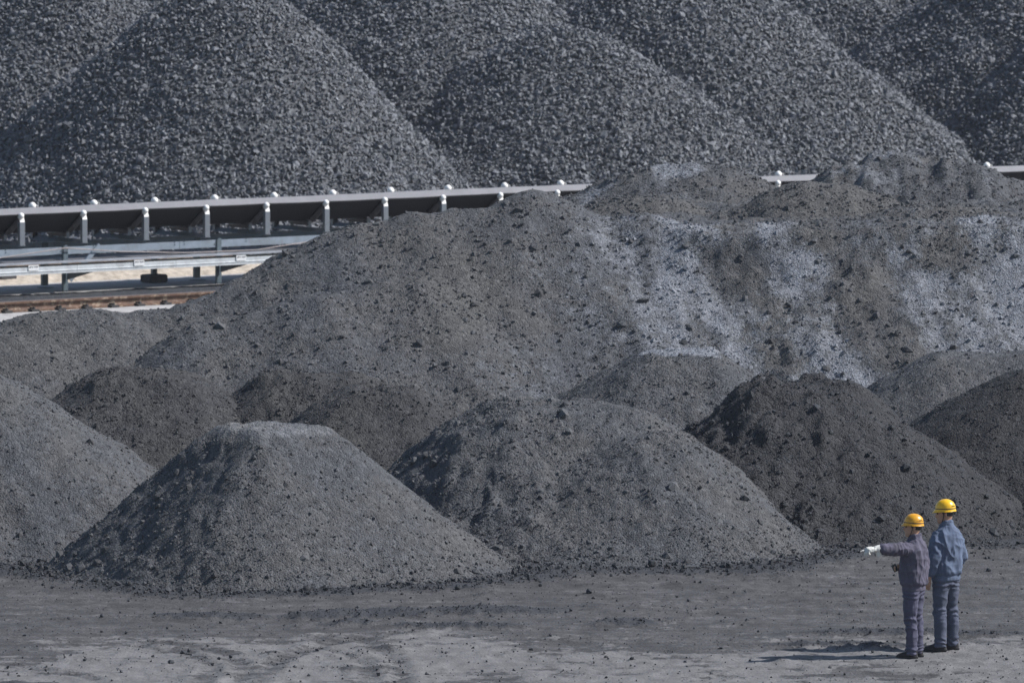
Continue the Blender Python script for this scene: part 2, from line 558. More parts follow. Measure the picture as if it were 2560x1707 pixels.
def build_heap(heap, label, box, step, mat, clod_mat_key, group, frag=70, lumps=60, big=(0.05, 0.10), attr_f=None, seed=0, stuff_cap=11500, lump_bias=None, fsize=(0.008, 0.027)):
    rng = np.random.default_rng(1000 + seed)
    L = heap.lobes[0]
    origin = (L['x'], L['y'], 0.0)
    x0, x1, y0, y1 = box
    base_attr = attr_f or (lambda X, Y, Z: {'tint': 0.35 + 0.6 * fbm(X * 0.7, Y * 0.7, heap.seed + 20, 3), 'ash': np.zeros_like(X)})
    me = grid_mesh('coal_heap', heap.h, x0, x1, y0, y1, step, step * 1.25, mat, origin, base_attr)
    o = link(bpy.data.objects.new('coal_heap', me))
    o.location = origin
    tag(o, label, 'coal heap', group)
    hf = lambda X, Y: heap.h(X, Y, False)
    area = (x1 - x0) * (y1 - y0)
    n = int(frag * 6 * area)
    X = rng.uniform(x0, x1, n); Y = rng.uniform(y0, y1, n)
    fc, _ = facing(hf, X, Y)
    Z = heap.h(X, Y)
    keep = (fc > 0.02) & (Z > 0.0)
    dens = 0.45 + 0.55 * sstep(-0.3, 0.4, fbm(X * 0.9, Y * 0.9, heap.seed + 31, 3)) + 0.8 * heap.leftness(X, Y) * heap.clod_left
    dens = dens + 0.7 * sstep(0.5, 0.05, Z)
    if lump_bias is not None: dens = dens * np.clip(lump_bias(X, Y, Z), .12, 1)
    keep &= rng.uniform(0, 1.6, n) < dens
    X, Y, Z = X[keep], Y[keep], Z[keep]
    n = min(len(X), stuff_cap)
    X, Y, Z = X[:n], Y[:n], Z[:n]
    u = rng.uniform(0, 1, n)
    S = np.clip(fsize[0] * (1 - u) ** (-0.33), 0, fsize[1])
    P = np.stack([X - origin[0], Y - origin[1], Z + S * 0.25], -1)
    ba = base_attr(X, Y, Z)
    key, cm, var = clod_mat_key
    sm = lump_cloud('coal_rubble', P, S, VAR_GRAIN, cm, rng, {'ash': ba['ash'] * 0.9})
    so = link(bpy.data.objects.new('coal_rubble', sm), o)
    so['kind'] = 'stuff'
    # the larger lumps, one object each
    n2 = lumps * 40
    X = rng.uniform(x0, x1, n2); Y = rng.uniform(y0, y1, n2)
    fc, _ = facing(hf, X, Y)
    Z = heap.h(X, Y)
    pr = 0.35 + heap.leftness(X, Y) * heap.clod_left + 1.2 * sstep(0.55, 0.05, Z)
    if lump_bias is not None: pr = pr * lump_bias(X, Y, Z)
    keep = (fc > 0.08) & (Z > 0.01) & (rng.uniform(0, 2.0, n2) < pr)
    lumps = int(lumps * .55)
    X, Y, Z = X[keep][:lumps], Y[keep][:lumps], Z[keep][:lumps]
    S = np.clip(big[0] * .62 * (1 - rng.uniform(0, 1, len(X))) ** (-0.33), 0, big[1] * .8)
    single_lumps('coal_lump', np.stack([X, Y, Z - S * 0.12], -1), S, lump_meshes(key, var, cm), o, rng, origin)
    return o

CLOD = ('clod', M_CLOD, VAR_CLOD)
CLOD_DARK = ('clod_dark', M_CLOD_DARK, VAR_CLOD)
CLOD_BROWN = ('clod_brown', M_CLOD_BROWN, VAR_CLOD)

# ------------------------------------------------------------------ front heaps
FRONT = 'truck-tipped heaps of fine coal in the front row'
SECOND = 'truck-tipped heaps of fine coal in the second row'

F1 = Heap([lobe(690, 1045, 106.0, .86, .84, .86, .98, .52, .50, .06, z=1.87, rot=R(34), p=2.4)], 11, clod_left=0.9, big=.6)
F1.lobes[0]['y'] = 104.7
F0 = Heap([lobe(-110, 912, 109.0, .7, .68, .75, .7, .2, .3, .25)], 12, rough=0.9, clod_left=0.3)
F2 = Heap([lobe(1390, 1004, 109.2, .95, .80, .76, .8, .62, .30, .75, rot=R(8), p=2.0), lobe(1650, 1082, 108.0, .50, .88, .62, .6, .2, .2, .25)], 13, rough=1.25, clod_left=0.8)
F3 = Heap([lobe(2010, 955, 111.0, .80, .74, .64, .7, .5, .3, .15)], 14, rough=1.7, big=1.2, clod_left=0.7)
F4 = Heap([lobe(2660, 925, 113.5, .62, .7, .66, .7, .6, .3, .2)], 15, rough=1.0, clod_left=0.3)
F5 = Heap([lobe(2470, 878, 119.0, .70, .7, .65, .7, .7, .4, .2)], 16, rough=0.8)
F6 = Heap([lobe(1705, 880, 118.5, .58, .78, .66, .7, .42, .9, .12)], 17, rough=0.9, clod_left=0.5)
F7 = Heap([lobe(360, 925, 114.0, .66, .6, .62, .7, .4, .3, .2)], 18, rough=1.1, clod_left=0.7)
F8 = Heap([lobe(790, 930, 114.2, .62, .62, .7, .7, .45, .3, .2), lobe(955, 968, 112.2, .7, .68, .66, .7, .35, .3, .2)], 19, rough=1.2, clod_left=0.6)

def heap_box(hp, x0=None, x1=None, y0=None, y1=None):
    b = [[], [], [], []]
    for L in hp.lobes:
        t = min(L['tl'], L['tr'], L['tf'], L['tb']) if L['rot'] else None
        a = math.hypot(L['ax'], L['ay']) if L['rot'] else None
        g = lambda k, e: (a if a is not None else L[e]) + L['z'] / (t or L[k]) + .7
        b[0].append(L['x'] - g('tl', 'ax')); b[1].append(L['x'] + g('tr', 'ax'))
        b[2].append(L['y'] - g('tf', 'ay')); b[3].append(L['y'] + g('tb', 'ay'))
    v = (min(b[0]), max(b[1]), min(b[2]), max(b[3]))
    return tuple(w if w is not None else q for w, q in zip((x0, x1, y0, y1), v))

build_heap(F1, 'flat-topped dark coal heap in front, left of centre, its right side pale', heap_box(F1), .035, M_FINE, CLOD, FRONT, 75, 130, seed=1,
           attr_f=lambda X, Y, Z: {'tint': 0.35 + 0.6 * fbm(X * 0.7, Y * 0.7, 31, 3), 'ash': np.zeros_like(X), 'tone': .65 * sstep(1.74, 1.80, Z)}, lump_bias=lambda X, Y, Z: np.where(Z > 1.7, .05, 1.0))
build_heap(F0, 'coal heap cut by the left edge of the picture, smooth pale right flank', heap_box(F0, x0=-9.6), .042, M_FINE, CLOD, FRONT, 70, 60, seed=2)
build_heap(F2, 'double-humped coal heap in the middle of the front row', heap_box(F2), .037, M_FINE, CLOD, FRONT, 80, 300, big=(.05, .12), seed=3)
build_heap(F3, 'black cloddy coal heap straight behind the two workers', heap_box(F3), .038, M_FINE_DARK, CLOD_DARK, FRONT, 80, 240, big=(.06, .12), seed=47)
build_heap(F4, 'black smooth coal heap cut by the right edge of the picture', heap_box(F4, x1=9.2), .040, M_BLACK, CLOD_DARK, FRONT, 60, 50, seed=5)
build_heap(F5, 'grey rounded coal heap at the right, behind the smooth black heap', heap_box(F5, x1=9.4), .042, M_FINE, CLOD, SECOND, 50, 40, seed=6)
build_heap(F6, 'coal heap with a small flat whitish top, behind the double-humped heap', heap_box(F6), .038, M_FINE, CLOD, SECOND, 70, 70, seed=7,
           attr_f=lambda X, Y, Z: {'tint': 0.3 + 0.6 * fbm(X * 0.7, Y * 0.7, 37, 3), 'ash': 1.0 * sstep(1.70, 1.80, Z) * (Y > F6.lobes[0]['y'] - 0.4)})
build_heap(F7, 'brownish coal heap behind the leftmost heap, large lumps at its foot', heap_box(F7), .036, M_FINE_BROWN, CLOD_BROWN, SECOND, 80, 120, seed=8)
build_heap(F8, 'brownish two-crested coal heap just behind the flat-topped heap', heap_box(F8), .036, M_FINE_BROWN, CLOD_BROWN, SECOND, 80, 130, seed=9)

# ------------------------------------------------------------------ the long middle heap
RID = [W(*p) for p in ((470, 762, 127.5), (640, 697, 128), (760, 622, 128.6), (880, 568, 129), (1050, 537, 129.2), (1200, 520, 129.5), (1335, 468, 129.9), (1480, 542, 129.8), (1640, 552, 129.6))]
PL_X0, PL_Z = W(1560, 560, 128.3)[0], 3.05

def plateau(X, Y):
    Xs = X - .55 * (128.4 - Y)
    e = 128.35 + 0.9 * sstep(PL_X0 + 3.2, PL_X0 - 0.8, X) + 0.30 * fbm(Xs * 0.5, Y * 0.42, 70, 3) + 0.14 * fbm(X * 1.5, Y * 1.3, 71, 4)
    top = PL_Z + 0.05 * fbm(X * .7, Y * .7, 72, 2) + 0.10 * sstep(2.0, 8.0, X)
    d = e - Y
    face = np.where(d < .8, d * .92, .736 + (d - .8) * 0.66)
    gul = (0.09 * fbm(Xs * 1.0, Y * 0.7, 73, 4) + .07 * fbm(X * 2.6, Y * 2.0, 74, 4)) * sstep(0.0, 0.8, d)
    gul = gul - .07 * cells(X * 2.2, Y * 2.4, 75) * sstep(-.15, .25, fbm(X * .8, Y * .8, 76, 2)) * sstep(-.3, .2, d) * sstep(3.2, 1.0, d)
    h = top - np.where(d > 0, face, 0) - gul
    left = (PL_X0 - X) * 0.40
    back = (Y - 141.5) * 0.7
    return h - np.clip(left, 0, None) - np.clip(back, 0, None)

def mid_extra(X, Y, h):
    r = ridge_h(X, Y, RID, .62, .72, .22, 0.10 * fbm(X * .5, Y * .5, 60, 3))
    h2 = smax(r, plateau(X, Y), 0.3)
    # lower shoulder tipped against the left half of the face
    s = ridge_h(X, Y, [W(520, 800, 125.9), W(800, 735, 126.4), W(1030, 690, 127.0)], .66, .8, .25, 0.12 * fbm(X * .7, Y * .7, 61, 2))
    h2 = smax(h2, s, 0.25)
    return smax(h, h2, 0.2) + 0.10 * fbm(X * 0.45, Y * 0.45, 62, 3)

MID = Heap([lobe(880, 556, 129, .62, .62, .62, .72, 0, 0, .2)], 21, rough=1.25, extra=mid_extra)

ASH = [(1800, 605, 95, 45, 1), (1730, 700, 62, 90, .95), (1790, 800, 60, 75, 1), (1840, 890, 90, 60, .95), (1980, 600, 95, 60, 1), (2050, 685, 80, 60, 1), (2020, 745, 60, 55, .9),
       (2060, 850, 120, 60, .9), (2090, 925, 170, 60, .9), (2330, 660, 80, 50, .8), (2370, 740, 120, 80, .9), (2420, 860, 140, 80, .9), (2490, 620, 110, 60, 1), (2540, 740, 90, 120, .9),
       (1620, 690, 80, 60, .5), (1250, 900, 150, 80, .35), (1300, 985, 110, 40, .5), (1170, 1000, 60, 60, .4), (1500, 800, 120, 80, .45), (1560, 600, 60, 40, .35), (2230, 640, 40, 60, .5),
       (1640, 650, 150, 120, .6), (1650, 800, 130, 130, .55), (2640, 700, 120, 150, .9), (2800, 760, 150, 160, .8), (1420, 700, 120, 60, .3), (1900, 830, 70, 60, .7), (1690, 840, 70, 60, .7)]
BROWN = [(1920, 740, 55, 80), (1900, 880, 60, 60), (2170, 760, 90, 80), (2130, 620, 70, 60), (2240, 870, 80, 60), (2420, 660, 70, 60), (1690, 520, 120, 40), (1880, 560, 200, 30), (1150, 760, 150, 150), (2300, 560, 200, 30)]
def blob_mask(X, Z, L, D=126.6):
    s = FPX / D
    wx = 0.40 * fbm(X * 1.1, Z * 1.1, 81, 4) + .30 * (Z - 1.6); wz = 0.45 * fbm(X * 1.2, Z * 1.2, 85, 4)
    m = np.zeros_like(X)
    for t in L:
        bx = (t[0] - 1280) / s; bz = H - (t[1] + 578) / s
        a = t[4] if len(t) > 4 else 1.0
        q = ((X - bx + wx) / (t[2] / s)) ** 2 + ((Z - bz + wz) / (t[3] / s)) ** 2
        m = np.maximum(m, a * np.exp(-0.9 * q))
    return m
def mid_attr(X, Y, Z):
    Zp = Z + 0.058 * (126.6 - Y)
    ash = blob_mask(X, Zp, ASH) * (1.12 + .8 * fbm((X + .5 * Zp) * 2.2, Zp * .8, 88, 4) + .4 * fbm(X * 3, Zp * 3, 89, 3))
    br = blob_mask(X, Zp, BROWN)
    ash = ash * (1 - 0.8 * br) * (Y < 130.2)
    return {'ash': ash, 'tint': np.clip(0.30 + 0.55 * fbm(X * 0.5, Y * 0.5, 90, 3) + 0.7 * br, 0, 1)}
build_heap(MID, 'long high bank of old coal with ash-grey streaks down its right face', (-8.2, 11.5, 122.6, 143.6), .052, M_BENCH, CLOD, None, 110, 545, big=(.075, .125), attr_f=mid_attr, seed=10, stuff_cap=20000,
           lump_bias=lambda X, Y, Z: np.where(Y < 131, 1.0, 0.25), fsize=(0.012, 0.042))

F9 = Heap([lobe(170, 772, 127.0, .5, .45, .62, .7, .3, .2, .25), lobe(-60, 830, 126.0, .5, .4, .6, .7, .3, .2, .25), lobe(420, 772, 127.6, .5, .5, .62, .7, .3, .2, .25)], 22, rough=1.0)
build_heap(F9, 'low brown-grey coal heap in front of the rusty rail at the left', heap_box(F9, x0=-11.0, y1=131.5), .046, M_BENCH, CLOD, None, 60, 90, seed=11,
           attr_f=lambda X, Y, Z: {'tint': np.clip(0.65 + 0.5 * fbm(X * .6, Y * .6, 95, 2), 0, 1), 'ash': np.zeros_like(X)})

BENCH = 'small heaps tipped on top of the long bank'
def gully(seed, amp):
    return lambda X, Y, h: h - amp * np.clip(fbm(X * 1.6, Y * .35, seed, 3), -.3, 1)
def bench_attr(seed, ash=0.0, t0=.6):
    return lambda X, Y, Z: {'tint': np.clip(t0 + .5 * fbm(X * .6, Y * .6, seed, 2), 0, 1), 'ash': ash * sstep(-.1, .45, fbm(X * .9, Y * .5, seed + 5, 3))}
def raise_foot(f, z0):
    return f
benches = [
    (Heap([lobe(2050, 452, 133.5, .44, .42, .66, .6, .15, .1, .2)], 31, extra=gully(131, .10)), 'pointed brown heap with a dark cleft on the bank, right of centre', 0.0, .8, 2.75),
    (Heap([lobe(2280, 404, 137.0, .72, .60, .6, .6, .95, .3, .2), lobe(2250, 384, 140.0, .65, .6, .6, .6, .4, .3, .2)], 32, rough=1.3, big=1.4, extra=gully(132, .22)), 'tall gullied heap on the bank, standing highest before the belt at the right', .75, .3, 2.7),
    (Heap([lobe(1735, 408, 140.0, .42, .60, .5, .6, .5, .3, .15)], 33, rough=1.2, extra=gully(133, .12)), 'low heap with an ash-white crest hiding the middle of the belt', .8, .4, 2.7),
    (Heap([lobe(1600, 486, 134.5, .44, .44, .6, .6, .2, .2, .2)], 34), 'smooth brown heap on the bank under the ash-white crest', 0.0, .85, 2.75),
    (Heap([lobe(2340, 508, 131.5, .36, .34, .6, .5, .3, .2, .2)], 35), 'lowest brown heap near the broken edge of the bank at the right', .25, .8, 2.8),
    (Heap([lobe(2680, 492, 135.0, .55, .4, .5, .6, .5, .3, .2)], 36), 'brown-grey heap on the bank cut by the right edge of the picture', .3, .5, 2.75),
]
for i, (hp, lab, ash, t0, zf) in enumerate(benches):
    # built down to just under the bank's surface only
    L0 = hp.lobes
    full = hp.h
    def hcut(X, Y, fine=True, hp=hp, full=full, zf=zf):
        z = full(X, Y, fine)
        return z
    x0 = min(l['x'] - l['ax'] - (l['z'] - zf) / l['tl'] for l in L0) - .3
    x1 = max(l['x'] + l['ax'] + (l['z'] - zf) / l['tr'] for l in L0) + .3
    y0 = min(l['y'] - l['ay'] - (l['z'] - zf) / l['tf'] for l in L0) - .3
    y1 = max(l['y'] + l['ay'] + (l['z'] - zf) / l['tb'] for l in L0) + .3
    x1 = min(x1, 11.5)
    build_heap(hp, lab, (x0, x1, y0, y1), .045, M_BENCH, CLOD, BENCH, 60, 40, big=(.05, .10), attr_f=bench_attr(140 + i, ash, t0), seed=20 + i, stuff_cap=2500,
               lump_bias=lambda X, Y, Z: np.where(Z > 2.9, 1.0, 0.0), fsize=(0.012, 0.036))

# ------------------------------------------------------------------ the great coarse heaps behind the belt
BACK = 'great heaps of coarse coal behind the conveyor belt'
BK = [
    ('great coarse coal heap at the left edge, behind the foremost one', [lobe(140, -112, 183.5, .82, .85, .85, .8, 0, 0, .75)]),
    ('foremost great coarse coal heap, rising right behind the belt at the left', [lobe(570, -76, 178.5, .88, 1.02, .90, .8, .05, .05, .7)]),
    ('great coarse coal heap seen in the gap right of the foremost heap', [lobe(1040, -190, 188.5, .80, .80, .80, .8, 0, 0, .75)]),
    ('rounded coarse coal heap behind the belt in the middle, small mound at its foot', [lobe(1390, 66, 184.0, .80, .72, .84, .8, .1, .1, .9), lobe(1420, 366, 180.1, .8, .78, .8, .8, 0, 0, .2)]),
    ('great coarse coal heap right of the middle, long pale right flank', [lobe(1690, -125, 189.0, .78, .79, .80, .8, 0, 0, .75)]),
    ('great dark coarse coal heap filling the upper right corner', [lobe(2760, -250, 197.5, .72, .7, .78, .8, 0, 0, .75)]),
    ('dark coarse coal heap at the right edge, close behind the belt', [lobe(2840, -95, 192.0, .98, .8, .9, .8, 0, 0, .75)]),
    ('coarse coal heap far back at the top left, between two nearer heaps', [lobe(420, -330, 197.5, .7, .7, .7, .8, 0, 0, .75)]),
    ('long rear bank of coarse coal behind all the other heaps', [lobe(1280, -420, 206.5, .5, .5, .75, .8, 9.0, 0, .75), lobe(2200, -430, 207.5, .5, .5, .75, .8, 6.0, 0, .75)]),
]
bh = [Heap(l, 200 + i) for i, (lab, l) in enumerate(BK)]
def back_h(i, X, Y):
    hp = bh[i]
    wob = 0.09 * fbm(X * .35, Y * .35, 210 + i, 3)
    h = None
    for L in hp.lobes:
        hh = lobe_h(X, Y, L, wob)
        h = hh if h is None else smax(h, hh, .3)
    return h + 0.13 * fbm(X * .6, Y * .6, 230 + i, 4)
bx = np.arange(-17.5, 19.51, .10); by = np.arange(168.0, 210.1, .10)
BX, BY = np.meshgrid(bx, by)
BH = np.stack([back_h(i, BX, BY) for i in range(len(BK))])
BMAX = np.maximum(BH.max(0), 0)
def bmax_at(X, Y):
    ix = np.clip(((X - bx[0]) / .10).round().astype(int), 0, len(bx) - 1)
    iy = np.clip(((Y - by[0]) / .10).round().astype(int), 0, len(by) - 1)
    return BMAX[iy, ix]
rngb = np.random.default_rng(77)
PITCHL = 0.068
for i, (lab, lb) in enumerate(BK):
    origin = (lb[0]['x'], lb[0]['y'], 0.0)
    # bed under the lumps
    sub = BH[i] >= BMAX - 0.30
    hz = np.where(sub & (BH[i] > -0.15), BH[i] - 0.05, -9)
    stp = 2
    gx, gy, gz = BX[::stp, ::stp], BY[::stp, ::stp], hz[::stp, ::stp]
    ny, nx = gx.shape
    idx = np.arange(nx * ny).reshape(ny, nx)
    F = np.stack([idx[:-1, :-1], idx[:-1, 1:], idx[1:, 1:], idx[1:, :-1]], -1).reshape(-1, 4)
    F = F[(gz.ravel()[F] > -5).all(1)]
    used = np.unique(F); rm = np.full(nx * ny, -1, np.int64); rm[used] = np.arange(len(used))
    V = np.stack([gx.ravel()[used] - origin[0], gy.ravel()[used] - origin[1], gz.ravel()[used]], -1)
    o = link(bpy.data.objects.new('coarse_coal_heap', mesh_arrays('coarse_coal_heap', V, rm[F], M_UNDER, False)))
    o.location = origin
    tag(o, lab, 'coal heap', BACK)
    # lumps on the part of this heap that can be seen
    cx = np.arange(-16.5, 18.5, PITCHL); cy = np.arange(168.5, 209.0, PITCHL * .92)
    PX, PY = np.meshgrid(cx, cy)
    PX = PX.ravel() + rngb.uniform(-.05, .05, PX.size); PY = PY.ravel() + rngb.uniform(-.05, .05, PY.size)
    PZ = back_h(i, PX, PY)
    keep = (PZ > -0.1) & (PZ >= bmax_at(PX, PY) - 0.13)
    PX, PY, PZ = PX[keep], PY[keep], PZ[keep]
    prow = 853.5 - FPX * np.tan(np.arctan2(PZ - H, PY) + PITCH)
    pcol = 1280 + FPX * PX / PY
    keep = (prow > -70) & (prow < 640) & (pcol > -750) & (pcol < 3000)
    PX, PY, PZ = PX[keep], PY[keep], PZ[keep]
    vis = np.ones(len(PX), bool)
    for s in np.arange(.35, 14.0, .35):
        f = s / PY
        qx, qy, qz = PX * (1 - f), PY - s, PZ + (H - PZ) * f
        vis &= ~((qy > by[0]) & (bmax_at(qx, qy) > qz + 0.22))
    PX, PY, PZ = PX[vis], PY[vis], PZ[vis]
    n = len(PX)
    if n == 0: continue
    S = np.clip(rngb.lognormal(math.log(.036), .36, n), .020, .085)
    P = np.stack([PX, PY, PZ + rngb.uniform(-.035, .018, n)], -1)
    prow = 853.5 - FPX * np.tan(np.arctan2(PZ - H, PY) + PITCH)
    pcol = 1280 + FPX * PX / PY
    inview = (prow > 0) & (prow < 560) & (pcol > 0) & (pcol < 2560)
    order = np.argsort(-(S / PY) * inview)
    top = order[:min(300, int(inview.sum()))]
    rest = np.setdiff1d(np.arange(n), top)
    single_lumps('coal_lump', P[top], S[top], lump_meshes('coarse', VAR_SHARP, M_COARSE), o, rngb, origin)
    if len(rest):
        so = link(bpy.data.objects.new('coal_rubble', lump_cloud('coal_rubble', P[rest] - np.array(origin), S[rest], VAR_CHIP, M_COARSE, rngb)), o)
        so['kind'] = 'stuff'
    print('BACK', i, n)
# ------------------------------------------------------------------ the yard
def axis(a, b, step, far, g=1.35):
    m = list(np.arange(a, b + step * .5, step))
    lo, hi, s = m[0], m[-1], step
    L, Rr = [], []
    while lo > -far or hi < far:
        s *= g
        lo -= s; hi += s
        L.append(lo); Rr.append(hi)
    return np.array(L[::-1] + m + Rr)
gx = axis(-8.2, 8.4, .048, 3000.0)
gy = axis(88.0, 109.0, .07, 3000.0)
GX, GY = np.meshgrid(gx, gy)
def poly_dist(X, Y, pts):
    best = np.full(X.shape, 99.0)
    for (a, b) in zip(pts[:-1], pts[1:]):
        ex, ey = b[0] - a[0], b[1] - a[1]
        s = np.clip(((X - a[0]) * ex + (Y - a[1]) * ey) / (ex * ex + ey * ey + 1e-9), 0, 1)
        best = np.minimum(best, np.hypot(X - a[0] - ex * s, Y - a[1] - ey * s))
    return best
near = (GX > -12) & (GX < 12) & (GY > 84) & (GY < 114)
gxn, gyn = GX, GY
heap_near = np.full(GX.shape, -9.0)
for hp in (F0, F1, F2, F3, F4):
    for L in hp.lobes:
        heap_near = np.maximum(heap_near, lobe_h(GX, GY, L, 0.12 * fbm(GX * .6, GY * .6, 300, 3)))
n1 = fbm(GX * .42, GY * .30, 301, 5, .55)
n2 = fbm(GX * 1.3, GY * .9, 302, 4, .6)
n3 = fbm(GX * 5, GY * 3.0, 303, 3, .6)
pale = n1 * .75 + n2 * .55 + .18 * n3
bias = sstep(102.5, 91.5, GY) * .72 - .50
left_spot = np.exp(-(((GX + 3.0) / 3.2) ** 2 + ((GY - 92.5) / 3.2) ** 2)) * .42
feet_spot = np.exp(-(((GX - 4.6) / 2.4) ** 2 + ((GY - 94.6) / 1.1) ** 2)) * .40
pale = sstep(-.12, .34, pale + bias + left_spot + feet_spot)
# tyre tracks: coal dust dragged over the pale slab
def crop(x, y): return G(x / 1.8375, 1350 + y / 1.8375)
TR = [[(880, 700), (950, 610), (965, 570), (930, 535), (830, 500), (640, 470)],
      [(1060, 700), (1110, 600), (1090, 550), (1020, 505), (900, 475), (700, 455)],
      [(1120, 700), (1230, 600), (1330, 530), (1450, 478), (1620, 440), (1900, 415)],
      [(1000, 700), (1120, 620), (1230, 560), (1360, 500), (1500, 455), (1700, 420)],
      [(1840, 680), (1845, 600), (1820, 540), (1750, 485), (1650, 445), (1500, 425)],
      [(1640, 690), (1700, 610), (1690, 560), (1600, 505), (1450, 480)],
      [(560, 700), (420, 620), (100, 560), (-300, 540)]]
track = np.zeros(GX.shape); rut = np.zeros(GX.shape)
for i, t in enumerate(TR):
    d = poly_dist(GX + .10 * n2, GY + .12 * n3, [crop(*p) for p in t])
    w = .20
    track = np.maximum(track, np.exp(-(d / w) ** 2) * (.55 + .25 * np.clip(n2 + .5, 0, 1)))
    rut = rut - .018 * np.exp(-(d / .12) ** 2) + .012 * np.exp(-((d - .20) / .07) ** 2)
dark = sstep(-1.05, -.30, heap_near + .55 * n1 + .35 * n2 + .12 * n3)
dark = np.maximum(dark, sstep(.26, .50, n2 * .7 + n3 * .5 + .15 * n1) * .6)
PATCH = [(930, 1528, .95, .5), (1205, 1522, 1.05, .5), (780, 1535, .5, .35), (880, 1552, .35, .3), (1570, 1552, .40, .42), (1140, 1560, .9, .28), (2290, 1576, 1.6, .32), (2130, 1610, 1.3, .28), (520, 1535, .8, .4), (2560, 1720, 1.6, .4), (100, 1715, .7, .5)]
for (px, py, rx, ry) in PATCH:
    c = G(px, py)
    q = ((GX - c[0] + .25 * n2) / rx) ** 2 + ((GY - c[1] + .25 * n3) / ry) ** 2
    m = np.exp(-q * q)
    dark = np.maximum(dark, m * .95)
    rut = rut + .03 * m * np.clip(.6 + n3 + n2, 0, 1.5)
fade = near.astype(float)
pale = pale * (1 - .85 * dark) * (1 - .8 * track) * fade
dark = np.maximum(dark, .55 * track * fade)
GZ = (.012 * np.clip(fbm(GX * .9, GY * 2.2, 309, 4), -.2, 1) + .010 * cells(GX * 9, GY * 6, 310) * sstep(-.1, .4, n2) + .030 * fbm(GX * .5, GY * .5, 305, 3) + .014 * n2 + .012 * n3 + rut + dark * .02 * (1 + cells(GX * 6, GY * 6, 306))) * fade - .035
idx = np.arange(GX.size).reshape(GX.shape)
F = np.stack([idx[:-1, :-1], idx[:-1, 1:], idx[1:, 1:], idx[1:, :-1]], -1).reshape(-1, 4)
mg, nt, b = new_mat('yard_ground')
k = N(nt)
pos = k.coord('Object')
st = k.mapping(pos, (1.0, .45, 1.0))
fn = k.noise(st, 14.0, 6, .7)
streak = k.noise(k.mapping(pos, (.30, 1.0, 1.0)), 2.6, 6, .68)
p_ = k.math('ADD', k.attr('pale'), k.ramp(fn, .25, .75, -.42, .42))
p_ = k.ramp(k.math('ADD', p_, k.ramp(streak, .3, .7, -.35, .35)), .22, .72)
grit = k.noise(pos, 38.0, 5, .75)
mott = k.noise(st, 3.5, 6, .7)
base = k.mix(k.noise(pos, .7, 4), (.047, .046, .048), (.061, .058, .057))
base = k.scale(base, k.math('MULTIPLY', k.ramp(grit, .3, .7, .5, 1.6), k.math('MULTIPLY', k.ramp(mott, .3, .7, .72, 1.3), k.ramp(streak, .3, .7, .8, 1.25))))
col = k.mix(k.math('MULTIPLY', p_, .9), base, k.scale((.146, .141, .139), k.math('MULTIPLY', k.ramp(k.noise(st, 5.0, 5, .65), .25, .75, .72, 1.25), k.ramp(grit, .3, .7, .9, 1.1))))
d_ = k.ramp(k.math('ADD', k.attr('dark'), k.ramp(fn, .25, .75, -.3, .3)), .25, .8)
col = k.mix(k.math('MULTIPLY', d_, .85), col, k.scale((.026, .027, .031), k.ramp(grit, .3, .7, .5, 1.7)))
k.put(b.inputs['Base Color'], col)
b.inputs['Roughness'].default_value = .85
b.inputs['Specular IOR Level'].default_value = .25
k.put(b.inputs['Normal'], k.bump(k.math('ADD', k.noise(pos, 22.0, 6, .7), k.math('MULTIPLY', k.voro(pos, 30.0).outputs['Distance'], -.6)), .8, .016))
ground = link(bpy.data.objects.new('ground', mesh_arrays('ground', np.stack([GX.ravel(), GY.ravel(), GZ.ravel()], -1), F, mg, True, {'pale': pale.ravel(), 'dark': dark.ravel()})))
tag(ground, kind='structure')
def ground_z(x, y):
    i = np.clip(np.searchsorted(gx, x), 0, len(gx) - 1); j = np.clip(np.searchsorted(gy, y), 0, len(gy) - 1)
    return GZ[j, i]
rg = np.random.default_rng(55)
n = 60000
X = rg.uniform(-7.6, 7.8, n); Y = rg.uniform(89.5, 108, n)
ii = np.clip(np.searchsorted(gx, X), 0, len(gx) - 1); jj = np.clip(np.searchsorted(gy, Y), 0, len(gy) - 1)
keep = (rg.uniform(0, 1, n) < .06 + .95 * dark[jj, ii] ** 1.5 * (Y > 93) + .5 * sstep(-.9, -.1, heap_near[jj, ii]) + .12 * sstep(.1, .4, n2[jj, ii])) & (heap_near[jj, ii] < .05)
X, Y = X[keep], Y[keep]
nh = sstep(-.9, -.1, heap_near[jj, ii][keep])
S = np.clip(.006 * (1 - rg.uniform(0, 1, len(X))) ** (-.38), 0, .025) * (1 + .9 * nh)
so = link(bpy.data.objects.new('loose_coal', lump_cloud('loose_coal', np.stack([X, Y, ground_z(X, Y) + S * .4], -1), S, VAR_GRAIN, M_CLOD_DARK, rg)))
tag(so, 'small crumbs of coal strewn over the yard in front of the heaps', 'coal crumbs', kind='stuff')
n = 900
X = rg.uniform(-7.0, 7.2, n); Y = rg.uniform(90.5, 106.5, n)
ii = np.clip(np.searchsorted(gx, X), 0, len(gx) - 1); jj = np.clip(np.searchsorted(gy, Y), 0, len(gy) - 1)
keep = (rg.uniform(0, 1, n) < .03 + .5 * sstep(-1.0, -.1, heap_near[jj, ii])) & (heap_near[jj, ii] < .0)
X, Y = X[keep][:120], Y[keep][:120]
S = np.clip(.02 * (1 - rg.uniform(0, 1, len(X))) ** (-.3), 0, .075)
single_lumps('coal_lump', np.stack([X, Y, ground_z(X, Y) + S * .45], -1), S, lump_meshes('clod_dark', VAR_CLOD, M_CLOD_DARK), ground, rg)

